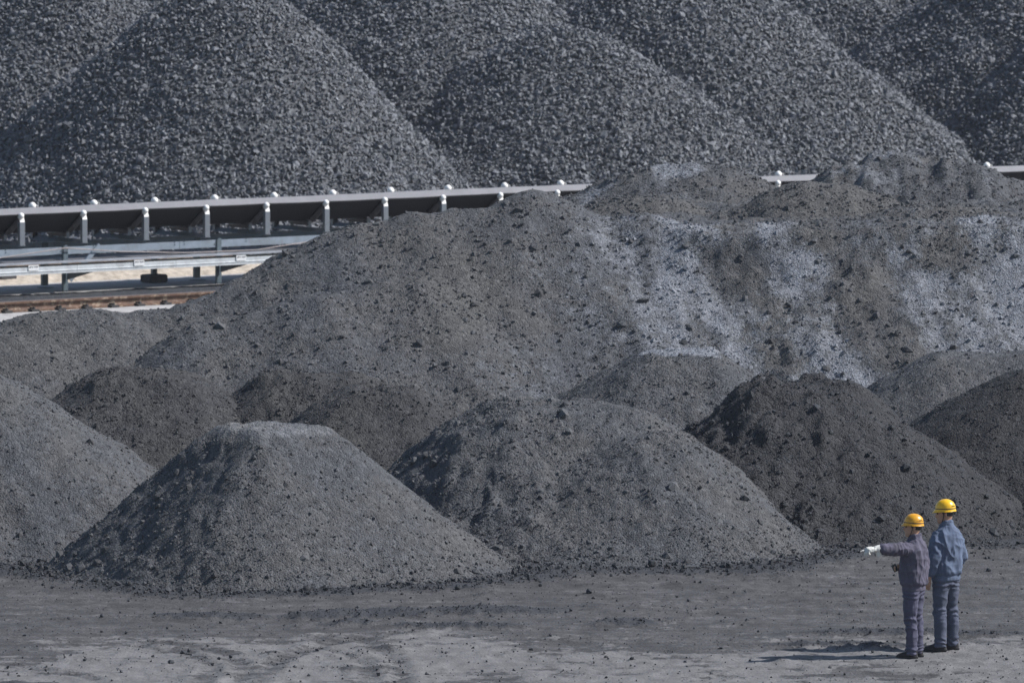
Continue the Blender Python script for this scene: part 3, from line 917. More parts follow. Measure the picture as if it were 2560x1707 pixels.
# ------------------------------------------------------------------ conveyor frame of reference
AL = R(39.0)
U = Vector((math.cos(AL), math.sin(AL), 0))
Vv = Vector((-math.sin(AL), math.cos(AL), 0))
Zv = Vector((0, 0, 1))
ox, oy, _ = W(385, 700, 160.8)
CO = Vector((ox, oy, 0))
def cp(u, v, z): return CO + U * u + Vv * v + Zv * (z + (.05 if z > .3 else 0))
def u_at(px, v):
    """distance along the belt line at which line v crosses a photograph column"""
    a = (px - 1280.0) / FPX
    p = CO + Vv * v
    c_, s_ = math.cos(PITCH), math.sin(PITCH)
    return (a * (p.y * c_ + (H - .8) * s_) - p.x) / (U.x - a * c_ * U.y)
u0, u1 = u_at(54, 0), u_at(667, 0)
SP = (u1 - u0) / 4.0
print('idler spacing', SP)

STEEL = mat_plain('painted_steel', (.21, .245, .285), .45, 0, .12, 5, .4, dirt=(.12, .11, .11), dirt_amt=.35)
STEEL_D = mat_plain('dark_steel', (.10, .13, .15), .5, 0, .2, 6, .4, dirt=(.05, .05, .05), dirt_amt=.5)
GALV = mat_plain('galvanised_steel', (.15, .165, .185), .45, .2, .12, 8, .5, dirt=(.18, .17, .17), dirt_amt=.4)
WHITE = mat_plain('white_cap_lit_tip_steel', (.78, .76, .72), .4, 0, .06, 9, .4, dirt=(.45, .33, .2), dirt_amt=.35, dirt_scale=12)
ROLL = mat_plain('roller_steel', (.11, .10, .10), .5, .2, .25, 10, .4)
RUBBER = mat_plain('belt_rubber', (.150, .146, .155), .5, 0, .10, 2.5, .45, dirt=(.12, .12, .125), dirt_amt=.4, dirt_scale=1.2)
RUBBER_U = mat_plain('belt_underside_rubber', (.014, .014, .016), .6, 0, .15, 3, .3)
TRAYM = mat_plain('tray_steel', (.52, .535, .54), .5, .1, .10, 5, .4, dirt=(.22, .22, .23), dirt_amt=.45, dirt_scale=4)
TRAYTOP = mat_plain('tray_lid', (.26, .27, .29), .6, .1, .25, 4, .4, dirt=(.09, .09, .10), dirt_amt=.6, dirt_scale=3)
CONC = mat_plain('pale_concrete', (.36, .345, .33), .9, 0, .18, 3, .2, .4, dirt=(.20, .18, .17), dirt_amt=.5, dirt_scale=1.6)
KERBM = mat_plain('rough_concrete', (.44, .38, .31), .95, 0, .25, 7, .1, .9, dirt=(.22, .18, .14), dirt_amt=.6, dirt_scale=4)
BLOCK = mat_plain('dusty_concrete', (.075, .072, .075), .9, 0, .3, 8, .1, .6)
INK = mat_plain('black_paint', (.03, .03, .035), .6)
LABELM = mat_plain('white_plate', (.70, .70, .69), .5, 0, .04)
RUST = mat_plain('rusty_rail', (.105, .058, .038), .6, .1, .35, 8, .3, .5, dirt=(.34, .26, .19), dirt_amt=.85, dirt_scale=9)
RAILTOP = mat_plain('worn_rail_head', (.20, .15, .13), .4, .3, .15, 6)
CLIPM = mat_plain('rail_clip_iron', (.035, .032, .032), .7, .1)

conv = empty('belt_conveyor', cp(0, 0, 0))
tag(conv, 'long raised belt conveyor with grey troughed belt crossing behind the bank', 'conveyor')
cinv = Vector(conv.location)
def cbuild(mb, name, mat, parent=conv, smooth=False, bevel=0.0):
    if parent is conv:
        mb.v = [tuple(Vector(p) - cinv) for p in mb.v]
        return mb.build(name, mat, conv, smooth, bevel)
    mb.v = [tuple(Vector(p) - cinv) for p in mb.v]
    return mb.build(name, mat, parent, smooth, bevel)
UA, UB = -7.5, 36.5
TILT = .055
WB = 1.72
# carrying belt: troughed, three rollers wide
prof = [(-.015, 1.585), (.02, 1.578), (.53, 1.225), (.60, 1.195), (.68, 1.185), (1.10, 1.20), (1.18, 1.215), (1.24, 1.25), (1.64, 1.597), (1.67, 1.602)]
low = [(v + (.012 if v < .86 else -.012) * 0, z - .022) for v, z in prof]
full = prof + low[::-1]
mb = MB()
nseg = int((UB - UA) / (SP / 4))
for i in range(nseg + 1):
    u = UA + (UB - UA) * i / nseg
    sag = -.006 * (1 - math.cos(2 * math.pi * (u - u0) / SP)) / 2
    ripple = .004 * math.sin(u * .9) + .002 * math.sin(u * 2.3 + 1)
    for (v, z) in full:
        mb.v.append(tuple(cp(u, v, z + sag + ripple * (abs(v - .86) / .86))))
m_ = len(full)
for i in range(nseg):
    for k_ in range(m_):
        k2 = (k_ + 1) % m_
        mb.f.append((i * m_ + k_, (i + 1) * m_ + k_, (i + 1) * m_ + k2, i * m_ + k2))
belt = cbuild(mb, 'carrying_belt', RUBBER, smooth=False)
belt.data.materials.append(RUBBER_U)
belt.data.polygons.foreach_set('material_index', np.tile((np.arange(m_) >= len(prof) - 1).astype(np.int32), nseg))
# return belt
mb = MB(); mb.box(cp((UA + UB) / 2, .80, .60), U * ((UB - UA) / 2), Vv * .62, Zv * .011)
cbuild(mb, 'return_belt', RUBBER)
# stringers (channels)
for v, sgn in ((0.0, 1), (WB, -1)):
    z0, z1 = .79, .935
    pr = [(0, z0), (.07 * sgn, z0), (.07 * sgn, z0 + .012), (.012 * sgn, z0 + .012), (.012 * sgn, z1 - .012), (.07 * sgn, z1 - .012), (.07 * sgn, z1), (0, z1)]
    L = 6.0
    u = UA + .85 if v == 0 else UA + .3
    us = [UA]
    c_ = u_at(449, 0) if v == 0 else u_at(449, WB)
    while c_ > UA + L: c_ -= L
    while c_ < UB - .5:
        us.append(c_); c_ += L
    us.append(UB)
    for a, b_ in zip(us[:-1], us[1:]):
        st_ = cbuild(MB().prism(pr, cp(a + .006, v, 0), cp(b_ - .006, v, 0), Vv, Zv), 'stringer', STEEL)
        # bolt pairs near the ends and at mid-length
        bm_ = MB()
        for uu in (a + .12, b_ - .12, a + SP * 1.1, b_ - SP * 1.4):
            if uu < a or uu > b_: continue
            for zz in (.835, .89):
                bm_.tube([cp(uu, v - .012 * sgn, zz), cp(uu, v, zz)], .013, 6)
        cbuild(bm_, 'bolts', STEEL_D, st_)
# idler sets
def idler(u):
    fr = MB()
    hw = .06
    # near bracket: upright channel, bent inward at the top
    def bracket(v0, s):
        t_ = 0 if s > 0 else .07
        path = [(v0 - .03 * s, .95), (v0 - .03 * s, 1.42 + t_), (v0 + .015 * s, 1.565 + t_)]
        q = []
        for i in range(1):
            (va, za), (vb, zb) = path[i], path[i + 1]
            a, b_ = cp(u, va, za), cp(u, vb, zb)
            d = (b_ - a).normalized()
            nrm = U.cross(d)
            fr.box((a + b_) / 2, U * hw, nrm * .005, d * (b_ - a).length / 2)
            for sg in (-1, 1):
                fr.box((a + b_) / 2 + U * sg * hw + nrm * .035 * (1 if s > 0 else -1) * -1, U * .004, nrm * .035, d * (b_ - a).length / 2)
        # gusset foot
        for sg in (-1, 1):
            a, b_ = cp(u + .025 * sg * 0, v0, 1.035), cp(u + .085 * sg, v0, .945)
            d = (b_ - a)
            fr.box((a + b_) / 2, d / 2, Vv * .02, U.cross(Vv) * .005 + Vector((0, 0, .006)))
    bracket(0.0, 1); bracket(WB, -1)
    # inverted-angle cross member
    for sg in (-1, 1):
        a, b_ = cp(u, 0, 1.02), cp(u + .075 * sg, 0, .945)
        d = (b_ - a)
        fr.box((a + b_) / 2 + Vv * WB / 2, d / 2, Vv * (WB / 2 - .03), Vector((.0, 0, .004)))
    # short stands carrying the middle roller
    for v in (.56, 1.16):
        fr.box(cp(u, v, 1.06), U * .035, Vv * .006, Zv * .085)
    f = cbuild(fr, 'idler_frame', GALV)
    for v0, s, t_ in ((0.0, 1, 0), (WB, -1, .07)):
        tip = MB()
        a, b_ = cp(u, v0 - .03 * s, 1.42 + t_), cp(u, v0 + .02 * s, 1.575 + t_)
        d = (b_ - a).normalized(); nrm = U.cross(d)
        tip.box((a + b_) / 2, U * hw * .9, nrm * .006, d * (b_ - a).length / 2)
        tip.box((a + b_) / 2 + U * hw * .9 - nrm * .03 * s, U * .004, nrm * .03, d * (b_ - a).length / 2)
        cbuild(tip, 'lit_bracket_tip', WHITE, f)  # sunlit look of the upward-facing bend is put into its white colour
    for a, b_, ra in (((.03, 1.49), (.475, 1.175), .058), ((.56, 1.105), (1.20, 1.115), .058), ((1.695, 1.555), (1.29, 1.175), .058)):
        pa, pb = cp(u, *a), cp(u, *b_)
        d = (pb - pa)
        r = MB().tube([pa, pa + d * .012, pa + d * .02, pb - d * .02, pb - d * .012, pb], [ra * .8, ra * .95, ra, ra, ra * .95, ra * .8], 14)
        cbuild(r, 'roller', ROLL, f, True)
    for (v, z, s) in ((-.005, 1.545, -1), (1.755, 1.620, 1)):
        # pale rounded end cover on each wing roller
        c_ = cp(u - .015, v, z)
        d = (Vv * s * .75 + Zv * .66).normalized()
        f_ = .82 if s < 0 else 1.0
        rr = [(-.085, .030), (-.055, .062), (-.02, .074), (.02, .074), (.045, .062), (.06, .036), (.066, .008)]
        cbuild(MB().tube([c_ + d * t for t, _ in rr], [r_ * f_ for _, r_ in rr], 14), 'roller_cap', WHITE, f, True)
    return f
nid = 0
uu = u0 - SP * 3
first = None
while uu < UB - .3:
    if uu > UA + .2:
        if first is None:
            first = idler(uu); fu = uu
        else:
            c_ = first.copy(); C.objects.link(c_); c_.parent = conv
            c_.location = U * (uu - fu)
            for ch in list(first.children):
                g = ch.copy(); C.objects.link(g); g.parent = c_
        nid += 1
    uu += SP
# legs
def leg(u, v, name='support_leg', w=.05, z0=0.0, z1=.90, mat=STEEL_D):
    m = MB()
    m.box(cp(u, v, (z0 + z1) / 2), U * w, Vv * .006, Zv * (z1 - z0) / 2)
    for sg in (-1, 1):
        m.box(cp(u + sg * w, v + .03, (z0 + z1) / 2), U * .005, Vv * .035, Zv * (z1 - z0) / 2)
    m.box(cp(u, v, z0 + .01), U * (w + .07), Vv * .10, Zv * .01)
    return cbuild(m, name, mat)
legs_px = [164, 548]
ul = [u_at(p, -.02) for p in legs_px]
dl = ul[1] - ul[0]
for i in range(-2, 11):
    u = ul[0] + dl * i
    if u > UA and u < UB:
        leg(u, -.02)
        # gusset plate where the leg meets the stringer
        g = MB(); p = [cp(u - .12, -.012, .80), cp(u + .06, -.012, .80), cp(u + .06, -.012, .92), cp(u + .0, -.012, .925)]
        q = [x + Vv * .008 for x in p]
        g.add(p + q, [(0, 1, 2, 3), (7, 6, 5, 4), (0, 4, 5, 1), (1, 5, 6, 2), (2, 6, 7, 3), (3, 7, 4, 0)])
        cbuild(g, 'gusset_plate', STEEL_D)
ub0 = u_at(113, WB - .02)
for i in range(-2, 11):
    u = ub0 + dl * i
    if u > UA and u < UB: leg(u, WB - .02, w=.065)
# diagonal brace seen at the left
for k_ in (0, 3):
    m = MB()
    ua, ubb = ul[0] + .10 + dl * k_, u_at(250, -.03) + dl * k_
    a, b_ = cp(ua, -.03, .26), cp(ubb, -.03, .90)
    d = (b_ - a).normalized()
    m.box((a + b_) / 2, d * (b_ - a).length / 2, Vv * .006, d.cross(Vv) * .045)
    m.box((a + b_) / 2 + d.cross(Vv) * .042 + Vv * .025, d * (b_ - a).length / 2, Vv * .025, d.cross(Vv) * .005)
    cbuild(m, 'diagonal_brace', STEEL)
# cable tray carried in front of the legs
tray = empty('cable_tray', cp(0, -.75, 0))
tag(tray, 'pale grey steel cable tray with small lettered plates, low in front of the belt conveyor', 'cable tray')
tinv = Vector(tray.location)
def tbuild(mb, name, mat, parent=None, bevel=0):
    mb.v = [tuple(Vector(p) - tinv) for p in mb.v]
    return mb.build(name, mat, parent or tray, False, bevel)
TV0, TV1, TZ0, TZ1 = -.95, -.42, .485, .635
us = [UA] + [u_at(px, TV0) for px in (195, 470)] + [UB]
jo = [UA + i * 2.45 for i in range(int((UB - UA) / 2.45) + 1)] + [UB]
for a, b_ in zip(jo[:-1], jo[1:]):
    pr = [(TV0, TZ0), (TV0, TZ1), (TV0 + .012, TZ1), (TV0 + .012, TZ0 + .012), (TV1 - .012, TZ0 + .012), (TV1 - .012, TZ1), (TV1, TZ1), (TV1, TZ0)]
    t_ = tbuild(MB().prism(pr, cp(a + .004, 0, 0), cp(b_ - .004, 0, 0), Vv, Zv), 'tray_section', TRAYM)
    tbuild(MB().box(cp((a + b_) / 2, (TV0 + TV1) / 2, TZ1 + .008), U * ((b_ - a) / 2 - .006), Vv * ((TV1 - TV0) / 2 + .01), Zv * .006), 'lid', TRAYTOP, t_)
    tbuild(MB().prism([(TV0 - .008, TZ0 + .05), (TV0 - .008, TZ0 + .065), (TV0, TZ0 + .072), (TV0, TZ0 + .043)], cp(a + .004, 0, 0), cp(b_ - .004, 0, 0), Vv, Zv), 'rib', TRAYM, t_)
for px in (83, 347, 602):
    u = u_at(px, TV0)
    pl = tbuild(MB().box(cp(u, TV0 - .012, TZ0 + .085), U * .125, Vv * .003, Zv * .055), 'name_plate', LABELM)
    ink = MB()
    for j, c_ in enumerate((-.095, -.062, -.029, .025, .058, .091)):
        sl = .012
        a = cp(u + c_, TV0 - .0165, TZ0 + .105)
        ink.box(a, U * .0065 + Zv * 0, Vv * .001, Zv * .017 + U * sl)
        ink.box(a + Zv * (.012 if j % 2 else -.010), U * .012, Vv * .001, Zv * .004)
        if j % 3 != 1: ink.box(a + U * .008, U * .0035, Vv * .0012, Zv * .012)
    tbuild(ink, 'lettering', INK, pl)
for i in range(-2, 11):
    u = ul[0] + dl * i
    if u < UA or u > UB: continue
    m = MB()
    p = [cp(u, TV0 + .02, TZ0 - .004), cp(u, -.06, TZ0 - .004), cp(u, -.06, TZ0 - .20), cp(u, TV0 + .02, TZ0 - .05)]
    q = [x + U * .05 for x in p]
    m.add(p + q, [(0, 1, 2, 3), (7, 6, 5, 4), (0, 4, 5, 1), (1, 5, 6, 2), (2, 6, 7, 3), (3, 7, 4, 0)])
    m.box(cp(u - .15, -.30, TZ0 - .035), U * .42, Vv * .03, Zv * .03)
    tbuild(m, 'bracket_arm', STEEL_D)
# tray posts on dusty concrete blocks
for px in (8, 385):
    pz = G(px, 706)
    pt = Vector(pz)
    d = pt - CO
    u, v = d.dot(U), d.dot(Vv)
    m = MB(); m.box(cp(u, v, .30), U * .055, Vv * .04, Zv * .22)
    m.box(cp(u, v, .50), U * .10, Vv * .10, Zv * .02)
    tbuild(m, 'post', STEEL_D)
    m = MB(); m.box(cp(u, v, .085), U * .22, Vv * .20, Zv * .085)
    o = tbuild(m, 'footing_block', BLOCK, bevel=.04)
# cable sagging along the stringer
cb_ = MB()
pts = []
knots = [(-20, 648, -.10), (164, 620, -.08), (300, 629, -.07), (460, 632, -.07), (640, 625, -.07), (800, 600, -.06)]
for px, py, v in knots:
    u = u_at(px, v)
    D = cp(u, v, 0).y
    pts.append(Vector(W(px, py, D)))
fine = []
for a, b_ in zip(pts[:-1], pts[1:]):
    for t in (0, .33, .66):
        fine.append(a.lerp(b_, t))
fine.append(pts[-1])
cable = cb_.tube(fine, .011, 6).build('hanging_cable', mat_plain('cable_jacket', (.30, .26, .25), .6))
tag(cable, 'thin grey cable sagging along the side beam of the belt conveyor', 'cable')

# ------------------------------------------------------------------ slabs, kerb and crane rails
def strip(name, v0, v1, z0, z1, mat, ua=UA - 6, ub=UB + 4, rough=0.0, seed=0):
    nu = int((ub - ua) / .12); nv = 8
    us = np.linspace(ua, ub, nu); t = np.linspace(0, 1, nv)
    Ug, Tg = np.meshgrid(us, t)
    Vg = v0 + (v1 - v0) * Tg
    prof_ = np.sin(np.clip(Tg, 0, 1) * math.pi) ** .35
    Zg = z0 + (z1 - z0) * prof_ * (1 + rough * fbm(Ug * 2.2, Vg * 3, seed, 4)) 
    Vg = Vg + rough * .10 * fbm(Ug * 1.7, Ug * 0 + 5.0 * Tg, seed + 3, 4)
    P = np.stack([ox + U.x * Ug + Vv.x * Vg, oy + U.y * Ug + Vv.y * Vg, Zg], -1).reshape(-1, 3)
    idx = np.arange(nu * nv).reshape(nv, nu)
    F = np.stack([idx[:-1, :-1], idx[:-1, 1:], idx[1:, 1:], idx[1:, :-1]], -1).reshape(-1, 4)
    o = link(bpy.data.objects.new(name, mesh_arrays(name, P, F, mat, True)))
    tag(o, kind='structure')
    return o
strip('concrete_slab', -.6, 3.05, -.01, .0, CONC)
strip('concrete_kerb', 3.15, 6.4, -.02, .17, KERBM, rough=.55, seed=400)
strip('rail_foundation', -6.6, -3.45, -.012, .0, CONC)
# coal dust spilled round the posts and in front of the rail
dust = mat_coal('spilled_dust', (.040, .042, .047), (.050, .048, .045))
def spill(name, v0, v1, ua, ub, hgt, seed):
    us = np.arange(ua, ub, .08); vs_ = np.arange(v0 - .3, v1 + .3, .06)
    Ug, Vg = np.meshgrid(us, vs_)
    X, Y = ox + U.x * Ug + Vv.x * Vg, oy + U.y * Ug + Vv.y * Vg
    e = np.minimum(Vg - v0, v1 - Vg) / .5 + .9 * fbm(X * .9, Y * .9, seed, 4) + .15
    Z = hgt * np.clip(e, -1, 1) * (1 + .5 * fbm(X * 5, Y * 5, seed + 2, 3)) + .02 * cells(X * 7, Y * 7, seed + 4) * (e > 0) + .004
    idx = np.arange(Ug.size).reshape(Ug.shape)
    F = np.stack([idx[:-1, :-1], idx[:-1, 1:], idx[1:, 1:], idx[1:, :-1]], -1).reshape(-1, 4)
    F = F[(Z.ravel()[F] > -.01).any(1)]
    o = link(bpy.data.objects.new(name, mesh_arrays(name, np.stack([X.ravel(), Y.ravel(), Z.ravel()], -1), F, dust, True)))
    tag(o, 'dark coal dust spilled on the slab under the belt conveyor', 'coal dust', kind='stuff')
spill('spilled_coal_dust', -3.3, -.05, UA, 9.0, .035, 410)

def rail(name, v, label, scale, ua, ub, clips=True):
    e = empty(name, cp(0, v, 0)); tag(e, label, 'rail', 'crane rails beside the belt conveyor')
    inv = Vector(e.location)
    def rb(mb, nm, mat, parent=e, bevel=0):
        mb.v = [tuple(Vector(p) - inv) for p in mb.v]
        return mb.build(nm, mat, parent, False, bevel)
    s = scale
    pr = [(-.085, 0), (.085, 0), (.085, .012), (.02, .035), (.011, .06), (.011, .125), (.045, .135), (.045, .168), (-.045, .168), (-.045, .135), (-.011, .125), (-.011, .06), (-.02, .035), (-.085, .012)]
    rb(MB().prism([(a * s, b_ * s) for a, b_ in pr], cp(ua, v, .0), cp(ub, v, .0), Vv, Zv), 'rail_body', RUST)
    rb(MB().box(cp((ua + ub) / 2, v, .168 * s + .004), U * (ub - ua) / 2, Vv * .043 * s, Zv * .004), 'rail_head_top', RAILTOP)
    if clips:
        uc = u_at(7, v); stp = (u_at(339, v) - uc) / 5
        i = int((ua - uc) / stp) + 1
        while uc + i * stp < ub:
            m = MB(); u = uc + i * stp
            m.box(cp(u, v - .115 * s, .018 * s), U * .075 * s, Vv * .06 * s, Zv * .018 * s)
            m.tube([cp(u, v - .11 * s, .03 * s), cp(u, v - .11 * s, .075 * s)], .022 * s, 6)
            m.box(cp(u, v - .075 * s, .055 * s), U * .03 * s, Vv * .045 * s, Zv * .012 * s)
            rb(m, 'rail_clip', CLIPM)
            i += 1
VR = -3.75
rail('crane_rail', VR, 'rusty flaking crane rail on clips in front of the conveyor posts', 1.18, UA - 4, 14.0)
rail('crane_rail', 7.3, 'brown far crane rail beyond the rough concrete kerb', 1.1, UA - 6, 20.0, clips=False)
# ------------------------------------------------------------------ people
SKIN = mat_plain('skin', (.40, .23, .155), .55, 0, .08, 12, .4)
HAIRM = mat_plain('black_hair', (.012, .011, .011), .6)
BOOT = mat_plain('dusty_shoe', (.022, .021, .022), .7, 0, .3, 14, .3)
STRAPM = mat_plain('black_strap', (.015, .015, .016), .6)
GLOVEM = mat_plain('white_cotton_glove', (.56, .55, .51), .85, 0, .06, 14, .2, .3)

def mat_cloth(name, c, dirt, dirt_amt):
    m, nt, b = new_mat(name)
    k = N(nt)
    pos = k.coord('Object')
    col = k.scale(c, k.ramp(k.noise(pos, 5, 5, .6), .25, .75, .82, 1.18))
    d = k.ramp(k.noise(pos, 3.2, 6, .65), .5, .72, 0, dirt_amt)
    col = k.mix(d, col, dirt)
    k.put(b.inputs['Base Color'], col)
    b.inputs['Roughness'].default_value = .9
    b.inputs['Specular IOR Level'].default_value = .15
    b.inputs['Sheen Weight'].default_value = .0
    k.put(b.inputs['Normal'], k.bump(k.noise(k.mapping(pos, (1, 1, .30)), 11, 2, .45), .55, .03))
    return m
JACK_A = mat_cloth('faded_purple_grey_cotton', (.088, .082, .112), (.07, .066, .072), .5)
TROU_A = mat_cloth('purple_grey_trouser_cotton', (.080, .078, .114), (.06, .058, .064), .5)
JACK_B = mat_cloth('faded_blue_cotton', (.098, .122, .178), (.06, .07, .095), .4)
TROU_B = mat_cloth('grey_blue_trouser_cotton', (.082, .090, .125), (.06, .062, .072), .5)
HAT_A = mat_plain('orange_yellow_shell', (.72, .34, .012), .34, 0, .10, 9, .5, dirt=(.30, .14, .03), dirt_amt=.45, dirt_scale=16)
HAT_B = mat_plain('bright_yellow_shell', (.80, .45, .008), .30, 0, .06, 8, .5, dirt=(.40, .22, .03), dirt_amt=.35, dirt_scale=18)
HATBAND = mat_plain('dark_hat_band', (.035, .03, .025), .6)

def perlin3(P, seed):
    x, y, z = P.T
    return (perlin(x + .37 * z, y - .41 * z, seed) + perlin(y + .29 * x + 7.1, z + .33 * y, seed + 1) + perlin(z - .31 * y, x + .27 * z + 3.7, seed + 2)) / 2.2

def remeshed(name, mb, voxel, smooth_it, mat, parent, disp=None, decimate=None):
    me = mb.mesh('tmp')
    o = link(bpy.data.objects.new('tmp', me))
    m = o.modifiers.new('r', 'REMESH'); m.mode = 'VOXEL'; m.voxel_size = voxel
    if smooth_it:
        m = o.modifiers.new('s', 'SMOOTH'); m.factor = .5; m.iterations = smooth_it
    dg = bpy.context.evaluated_depsgraph_get()
    ev = o.evaluated_get(dg)
    me2 = bpy.data.meshes.new_from_object(ev)
    bpy.data.objects.remove(o); bpy.data.meshes.remove(me)
    me2.name = name
    n = len(me2.vertices)
    if disp is not None and n:
        co = np.empty(n * 3, np.float32); no = np.empty(n * 3, np.float32)
        me2.vertices.foreach_get('co', co); me2.vertices.foreach_get('normal', no)
        co = co.reshape(-1, 3).astype(float); no = no.reshape(-1, 3).astype(float)
        co = co + no * disp(co, no)[:, None]
        me2.vertices.foreach_set('co', co.astype(np.float32).ravel())
    me2.polygons.foreach_set('use_smooth', np.ones(len(me2.polygons), bool))
    me2.update()
    me2.materials.clear(); me2.materials.append(mat)
    return link(bpy.data.objects.new(name, me2), parent)

def ering(cx, cy, cz, rx, ry, n=28, power=2.3, tilt=0.0):
    out = []
    for k in range(n):
        a = 2 * math.pi * k / n
        c, s = math.cos(a), math.sin(a)
        x = rx * math.copysign(abs(c) ** (2 / power), c)
        y = ry * math.copysign(abs(s) ** (2 / power), s)
        out.append((cx + x, cy + y, cz + tilt * x))
    return out

def ridged(P, seed):
    q = P + .09 * np.stack([perlin3(P * .6, seed + 70), perlin3(P * .6, seed + 71), perlin3(P * .6, seed + 72)], -1) * 6
    return 1 - 2.4 * np.abs(perlin3(q, seed)) ** .75

def hand(mb, wrist, d, palm_n, side, pose, s=1.0):
    """five-fingered hand: d along the hand, palm_n out of the palm, side = towards the thumb"""
    d, palm_n = Vector(d).normalized(), Vector(palm_n).normalized()
    palm_n = (palm_n - d * palm_n.dot(d)).normalized()
    side = (Vector(side) - d * Vector(side).dot(d)); side = (side - palm_n * side.dot(palm_n)).normalized()
    w = Vector(wrist)
    s *= .93
    mb.tube([w - d * .02 * s, w + d * .02 * s, w + d * .055 * s, w + d * .095 * s, w + d * .105 * s], [(.026 * s, .021 * s)] * 1 + [(.030 * s, .020 * s), (.040 * s, .019 * s), (.041 * s, .017 * s), (.036 * s, .012 * s)], 12)
    # orient the palm's wide axis along `side` by adding a plate
    mb.box(w + d * .065 * s, d * .042 * s, side * .038 * s, palm_n * .013 * s)
    curls = {'point': (.12, .95, 1.05, 1.1), 'relaxed': (.35, .42, .48, .55), 'grip': (.95, 1.0, 1.0, 1.0)}[pose]
    lens = (.072, .080, .075, .058)
    for i in range(4):
        b = w + d * (.098 - .004 * abs(i - 1)) * s + side * (.030 - .020 * i) * s
        p = [b - d * .03 * s, b]
        ang = 0
        for j, f in enumerate((.45, .32, .23)):
            ang += curls[i] * (.75, 1.0, .7)[j]
            dd = d * math.cos(ang) + palm_n * math.sin(ang)
            p.append(p[-1] + dd * lens[i] * f * s * 1.05)
        r = .0092 * s
        mb.tube(p, [r * 1.05, r * 1.08, r, r * .92, r * .72], 8)
    b = w + d * .025 * s + side * .030 * s
    td = (d * .72 + side * .62 + palm_n * .30).normalized()
    t2 = (d * .92 + side * .18 + palm_n * .35).normalized()
    mb.tube([b - td * .02 * s, b, b + td * .036 * s, b + td * .036 * s + t2 * .030 * s, b + td * .036 * s + t2 * .050 * s], [.013 * s, .014 * s, .0115 * s, .0105 * s, .008 * s], 8)

